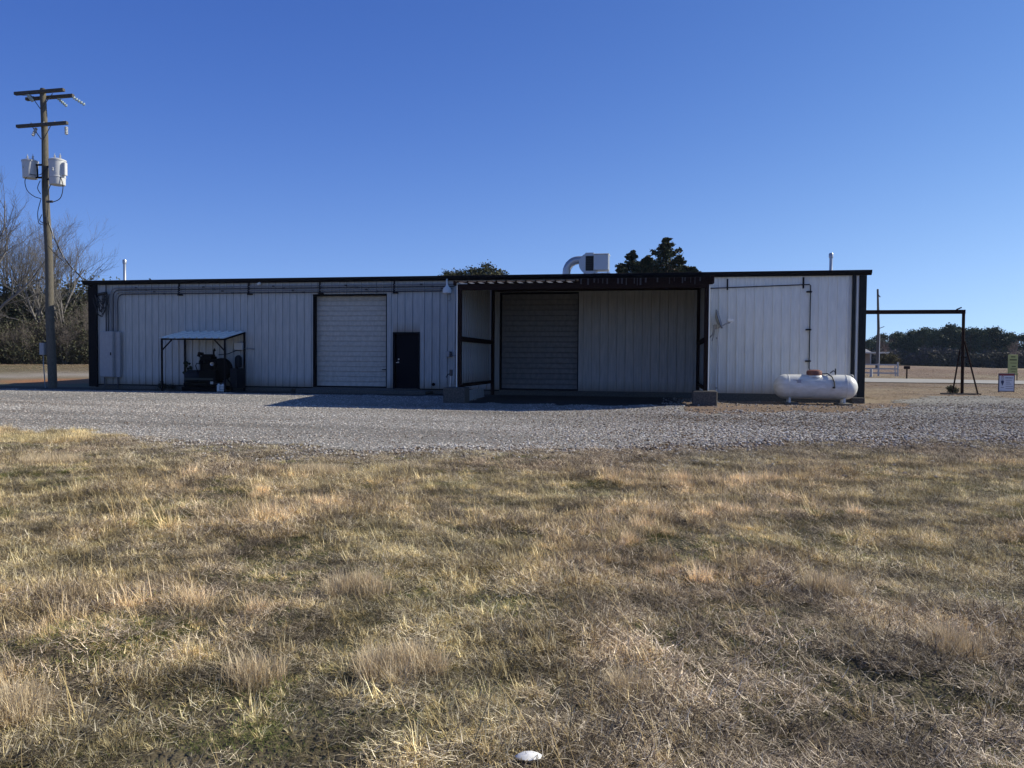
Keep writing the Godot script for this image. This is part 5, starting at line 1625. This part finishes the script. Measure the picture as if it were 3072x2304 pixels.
	plant("low_weed", lw, Vector3(3.95, -0.2, 0.22), 2.0, "smaller weed nearest the shelter's left post", "plant", "weeds at the wall", "leaves", 0.8)
	plant("low_weed", lw, Vector3(9.3, -0.2, 0.25), 2.0, "tiny weed at the wall just left of the roll-up door", "plant", "weeds at the wall", "leaves", 0.5)

# ---------------------------------------------------------------- grass and gravel
func tuft(sd: int, blades: int, radius: float, h0: float, h1: float, w: float, leaning: float, tone: Array) -> ArrayMesh:
	var r := RandomNumberGenerator.new()
	r.seed = sd
	var mb := MB.new()
	for i in blades:
		var a := r.randf() * TAU
		var q := sqrt(r.randf()) * radius
		mb.col = tone[r.randi() % tone.size()] * r.randf_range(0.7, 1.3)
		mb.blade(Vector3(cos(a) * q, -0.012, sin(a) * q), (a + r.randfn(0, 1.1)), absf(r.randfn(leaning, 0.28)), lerpf(h0, h1, r.randf()), w * r.randf_range(0.7, 1.4), r.randf_range(-0.4, 1.2))
	return mb.mesh()

func thatch(sd: int, stems: int, radius: float, tone: Array) -> ArrayMesh:
	var r := RandomNumberGenerator.new()
	r.seed = sd
	var mb := MB.new()
	for i in stems:
		var a := r.randf() * TAU
		var q := sqrt(r.randf()) * radius
		mb.col = tone[r.randi() % tone.size()] * r.randf_range(0.6, 1.35)
		mb.blade(Vector3(cos(a) * q, r.randf() * 0.03, sin(a) * q), r.randf() * TAU, r.randf_range(1.05, 1.5), r.randf_range(0.02, 0.1), r.randf_range(0.0018, 0.0042), r.randf_range(-0.7, 0.9))
	return mb.mesh()

func stalks(sd: int, count: int, tone: Array) -> ArrayMesh:
	var r := RandomNumberGenerator.new()
	r.seed = sd
	var mb := MB.new()
	for i in count:
		mb.col = tone[r.randi() % tone.size()] * r.randf_range(0.8, 1.25)
		mb.blade(Vector3(r.randfn(), 0, r.randfn()) * 0.05, r.randf() * TAU, absf(r.randfn(0.25, 0.3)), r.randf_range(0.12, 0.36), 0.004, r.randf_range(0.0, 1.1), 4)
	return mb.mesh()

func grass() -> void:
	var r := RandomNumberGenerator.new()
	r.seed = 2024
	var straw := [Color(0.68, 0.57, 0.36), Color(0.54, 0.43, 0.25), Color(0.8, 0.7, 0.49), Color(0.38, 0.29, 0.16)]
	var mat := [Color(0.42, 0.34, 0.2), Color(0.3, 0.25, 0.13), Color(0.58, 0.48, 0.3), Color(0.2, 0.155, 0.09), Color(0.32, 0.28, 0.14)]
	var grey := [Color(0.42, 0.35, 0.27), Color(0.2, 0.16, 0.125), Color(0.74, 0.66, 0.55), Color(0.09, 0.07, 0.058)]
	var green := [Color(0.14, 0.165, 0.055), Color(0.2, 0.21, 0.085), Color(0.1, 0.13, 0.04), Color(0.29, 0.265, 0.13)]
	var rust := [Color(0.58, 0.48, 0.34), Color(0.66, 0.56, 0.41), Color(0.44, 0.34, 0.22), Color(0.7, 0.6, 0.45)]
	var kinds := [tuft(1, 44, 0.045, 0.05, 0.17, 0.0036, 0.85, straw), tuft(2, 60, 0.13, 0.02, 0.06, 0.0036, 1.05, mat), tuft(3, 64, 0.12, 0.012, 0.038, 0.0036, 0.9, green), thatch(4, 80, 0.12, grey), stalks(5, 3, straw), tuft(6, 80, 0.07, 0.06, 0.17, 0.0028, 0.45, rust), tuft(7, 34, 0.025, 0.04, 0.12, 0.0034, 0.75, straw)]
	var bufs := []
	for i in kinds.size():
		bufs.append(PackedFloat32Array())
	var fwd := Vector2(-sin(deg_to_rad(10.9)), -cos(deg_to_rad(10.9)))
	var rgt := Vector2(-fwd.y, fwd.x)
	var bunches := [Vector3(21.57, 23.71, 0.2), Vector3(20.83, 25.57, 0.13), Vector3(22.23, 24.83, 0.17), Vector3(21.59, 25.04, 0.1), Vector3(24.48, 23.17, 0.12), Vector3(23.3, 24.89, 0.09), Vector3(24.91, 24.05, 0.14), Vector3(19.1, 19.07, 0.35), Vector3(15.14, 19.06, 0.4)]
	for b in bunches:
		for i in int(8 + 210 * b.z * b.z * PI):
			var a := r.randf() * TAU
			var q: float = b.z * sqrt(r.randf())
			var x: float = b.x + cos(a) * q
			var z: float = b.y + sin(a) * q
			var size := r.randf_range(0.7, 1.15)
			push(bufs[5], Basis(Vector3.UP, r.randf() * TAU).scaled(Vector3.ONE * size), on_land(x, z), Color(1.02, 1.0, 0.93) * r.randf_range(0.75, 1.2))
	var hollows := [Vector3(20.75, 24.42, 0.12), Vector3(21.27, 25.5, 0.1), Vector3(20.99, 25.44, 0.1), Vector3(21.91, 25.71, 0.12), Vector3(22.86, 25.18, 0.1), Vector3(24.4, 24.55, 0.22), Vector3(21.99, 25.06, 0.07), Vector3(22.3, 24.59, 0.07), Vector3(23.83, 24.24, 0.13), Vector3(23.86, 25.15, 0.1), Vector3(24.65, 24.57, 0.2), Vector3(22.96, 24.26, 0.1), Vector3(18.68, 20.73, 0.2), Vector3(23.49, 22.08, 0.16)]
	var tries := 560000
	for i in tries:
		# distance drawn so that density falls off with it
		var d := 1.2 + 17.5 * pow(r.randf(), 0.85)
		var s := r.randf_range(-1.0, 1.0) * (d * 0.72 + 1.6)
		var q := Vector2(CAM.x, CAM.z) + fwd * d + rgt * s
		var x := q.x
		var z := q.y
		if r.randf() > (d * 0.72 + 1.6) / 14.2 * 1.25:
			continue
		var e := z - near_edge(x) + 0.6 * noise2.get_noise_2d(x * 90.0, z * 90.0) + 1.3 * noise.get_noise_2d(x * 25.0, z * 25.0)
		var bank := smoothstep(14.5, 12.5, x) * smoothstep(13.8, 15.2, z) * smoothstep(18.0, 16.5, z)      # the tall straw right beside the drive on the left
		if e < -0.2 or (e < 3.0 and r.randf() > 0.03 + e * 0.1 + 0.1 * e * e + bank):
			continue
		var n1 := noise.get_noise_2d(x * 55.0, z * 55.0)
		var n2 := noise2.get_noise_2d(x * 130.0 + 400.0, z * 130.0)
		var n3 := noise.get_noise_2d(x * 28.0 + 900.0, z * 28.0)
		var n4 := noise2.get_noise_2d(x * 55.0 + 70.0, z * 55.0)
		var n5 := noise2.get_noise_2d(x * 310.0 + 33.0, z * 310.0)
		var right_near := smoothstep(-0.4, 1.4, s) * smoothstep(6.0, 2.6, d)    # the flattened grey thatch at the lower right
		var gap := n5 + 0.45 * n1 < -0.33
		var dirt_right := smoothstep(20.5, 23.0, x) * smoothstep(4.2, 2.2, e)
		if gap and r.randf() < 0.45:
			continue
		var hollow := false
		for h in hollows:
			if Vector2(x - h.x, z - h.y).length() < h.z * (1.0 + n5): hollow = true
		if hollow and r.randf() < 0.8:
			continue
		var pick := r.randf()
		var k := 1
		if pick < 0.1 + 0.5 * right_near: k = 3
		elif pick < 0.34 + 0.36 * right_near: k = 2 if n4 > -0.12 else 1
		elif pick < 0.68: k = 1
		elif pick < 0.82: k = 6
		elif pick < 0.89: k = 0 if r.randf() < 0.6 else 6
		elif pick < 0.93: k = 3
		elif pick < 0.96: k = 4
		if n3 > 0.34 and n5 > 0.2 and r.randf() < 0.14: k = 5
		if n4 > 0.2 and r.randf() < 0.62: k = 2
		if bank > 0.5 and r.randf() < 0.4: k = 0
		elif e < 3.0 and k in [0, 1, 4, 5, 6] and r.randf() < 0.85 - 0.1 * e: k = 3 if r.randf() < 0.4 else 2
		var dark := 1.0
		if gap and k != 4:
			k = 3 if r.randf() < 0.5 else 2
			dark = 0.62
		if r.randf() < dirt_right:
			if r.randf() < 0.5: continue
			k = 6 if r.randf() < 0.14 and n5 > 0.0 else (3 if r.randf() < 0.6 else 2)
			dark = 0.5 if k == 6 else 0.8
		var size := (0.52 if r.randf() < 0.72 else 0.88) * r.randf_range(0.7, 1.3) * (1.0 + 0.35 * n1) * (1.0 + 0.5 * maxf(n3, 0.0)) * (1.0 - 0.35 * right_near * float(k == 0))
		var warm := clampf(0.5 + n3 * 1.6, 0.0, 1.0)
		var tint := Color(1.2, 1.2, 1.04).lerp(Color(1.27, 1.2, 1.08), warm) * (1.0 + 0.75 * n2) * lerpf(1.0, 0.84, right_near) * dark
		tint = tint.lerp(Color(tint.g, tint.g * 0.96, tint.g * 0.95), 0.7 * right_near) * r.randf_range(0.75, 1.25)
		var B := (Basis(Vector3.UP, r.randf() * TAU) * Basis(Vector3.RIGHT, r.randfn(0, 0.15))).scaled(Vector3(size, size * r.randf_range(0.75, 1.2), size))
		push(bufs[k], B, Vector3(x, land(x, z), z), tint)
	# thin cover on the strip by the tank, the lawn beyond the drive and the left verge
	for i in 26000:
		var x := 0.0
		var z := 0.0
		var big := 1.0
		var pick := r.randf()
		if pick < 0.22:
			x = r.randf_range(23.9, 31.6); z = r.randf_range(0.25, 7.0)
			if in_gravel(x, z, 0.5): continue
			big = 0.6
		elif pick < 0.62:
			x = r.randf_range(31.0, 58.0); z = r.randf_range(-31.0, 3.0)
			if in_gravel(x, z, 0.5): continue
			big = 1.3
		elif pick < 0.82:
			x = r.randf_range(38.0, 75.0); z = r.randf_range(-75.0, -45.0)
			big = 1.8
		else:
			x = r.randf_range(-28.0, -5.0); z = r.randf_range(-24.0, -11.0)
			if absf(z + 9.5 + (x + 10.0) * 0.35) < 1.5: continue
			big = 1.5
		var k := 3 if r.randf() < 0.35 else 1
		var n3 := noise.get_noise_2d(x * 22.0 + 900.0, z * 22.0)
		push(bufs[k], Basis(Vector3.UP, r.randf() * TAU).scaled(Vector3(big, big * 0.55, big) * r.randf_range(0.7, 1.3)), on_land(x, z), Color(1.0, 0.9, 0.82) * (0.95 + 0.4 * n3) * r.randf_range(0.8, 1.2))
	var say := [["dry_grass", "fan-shaped pale straw tufts over the foreground field"], ["bent_grass", "low matted olive-brown turf between the straw tufts"], ["green_grass", "short green winter grass showing in patches"], ["dead_thatch", "flattened grey dead stems lying over the soil"], ["seed_stalks", "single tall pale grass stalks rising from the field"], ["bunch_grass", "soft pale tan bunch grass in patches of the field"], ["small_tufts", "small pale straw tufts dotted over the field"]]
	for i in kinds.size():
		stuff(say[i][0], kinds[i], M.straw, bufs[i], say[i][1], "grass")
	var pale := MB.new()
	pale.lathe([Vector2(0, 0.02), Vector2(0.05, 0.016), Vector2(0.075, 0.0), Vector2(0.05, -0.02)], 7, Transform3D(Basis(Vector3.UP, 0.4).scaled(Vector3(0.7, 0.7, 0.4)), Vector3.ZERO))
	tag(put("pale_stone", pale.mesh(), M.white_paint, null, Transform3D(Basis(Vector3.BACK, 0.1), on_land(22.98, 25.6) + Vector3(0, 0.03, 0))), "small flat white stone lying in the grass at the front", "stone")
	# crushed stone
	var st := MB.new()
	var X := (1.0 + sqrt(5.0)) / 2.0
	var ico := [Vector3(-1, X, 0), Vector3(1, X, 0), Vector3(-1, -X, 0), Vector3(1, -X, 0), Vector3(0, -1, X), Vector3(0, 1, X), Vector3(0, -1, -X), Vector3(0, 1, -X), Vector3(X, 0, -1), Vector3(X, 0, 1), Vector3(-X, 0, -1), Vector3(-X, 0, 1)]
	for i in ico.size():
		ico[i] = ico[i].normalized() * r.randf_range(0.38, 0.6)
	for f in [[0, 11, 5], [0, 5, 1], [0, 1, 7], [0, 7, 10], [0, 10, 11], [1, 5, 9], [5, 11, 4], [11, 10, 2], [10, 7, 6], [7, 1, 8], [3, 9, 4], [3, 4, 2], [3, 2, 6], [3, 6, 8], [3, 8, 9], [4, 9, 5], [2, 4, 11], [6, 2, 10], [8, 6, 7], [9, 8, 1]]:
		st.flat(ico[f[0]], ico[f[1]], ico[f[2]], ico[f[0]] + ico[f[1]] + ico[f[2]])
	var buf := PackedFloat32Array()
	for i in 400000:
		var z := r.randf_range(0.3, 18.5) if r.randf() < 0.5 else r.randf_range(6.0, 18.5)
		if z > 3.0 and r.randf() < 0.02: z = r.randf_range(-6.0, 0.3)
		var x := r.randf_range(-6.0, 46.0)
		# keep to what the camera could see from here or a few steps aside
		var dv := Vector2(x - CAM.x, z - CAM.z)
		if absf(dv.dot(rgt)) > dv.dot(fwd) * 0.72 + 2.5:
			continue
		var inside := in_gravel(x, z, 0.8)
		if not inside:
			var over := z - near_edge(x)
			if not (over > -0.6 and r.randf() < 0.6 * exp(-maxf(over - 0.3 + noise.get_noise_2d(x * 30.0, z * 30.0) * 1.5, 0.0) * 0.8)) and not (x > 23.5 and x < 32 and z < 8.0 and z > 0.3 and r.randf() < 0.1):
				continue
		var coarse := smoothstep(17.0, 27.0, x)
		var s := r.randf_range(0.02, 0.045) * (1.3 if r.randf() < 0.1 else 1.0) * (1.0 + 0.4 * coarse)
		var B := Basis.from_euler(Vector3(r.randf() * TAU, r.randf() * TAU, r.randf() * TAU)).scaled(Vector3(s, s * 0.75, s))
		var wn := worn(x, z)
		if wn < 0.95 and r.randf() < 0.2: continue
		var v := clampf(r.randfn(0.34 - 0.1 * coarse, 0.15 + 0.01 * coarse), 0.06, 0.7) * wn
		var warm := r.randf_range(0.008, 0.055)
		push(buf, B, Vector3(x, land(x, z) + s * 0.16, z), Color(v + warm, v * 0.995, v * 0.955 - warm * 0.6))
	stuff("gravel", st.mesh(), M.stone, buf, "grey crushed stones scattered over the drive", "gravel")
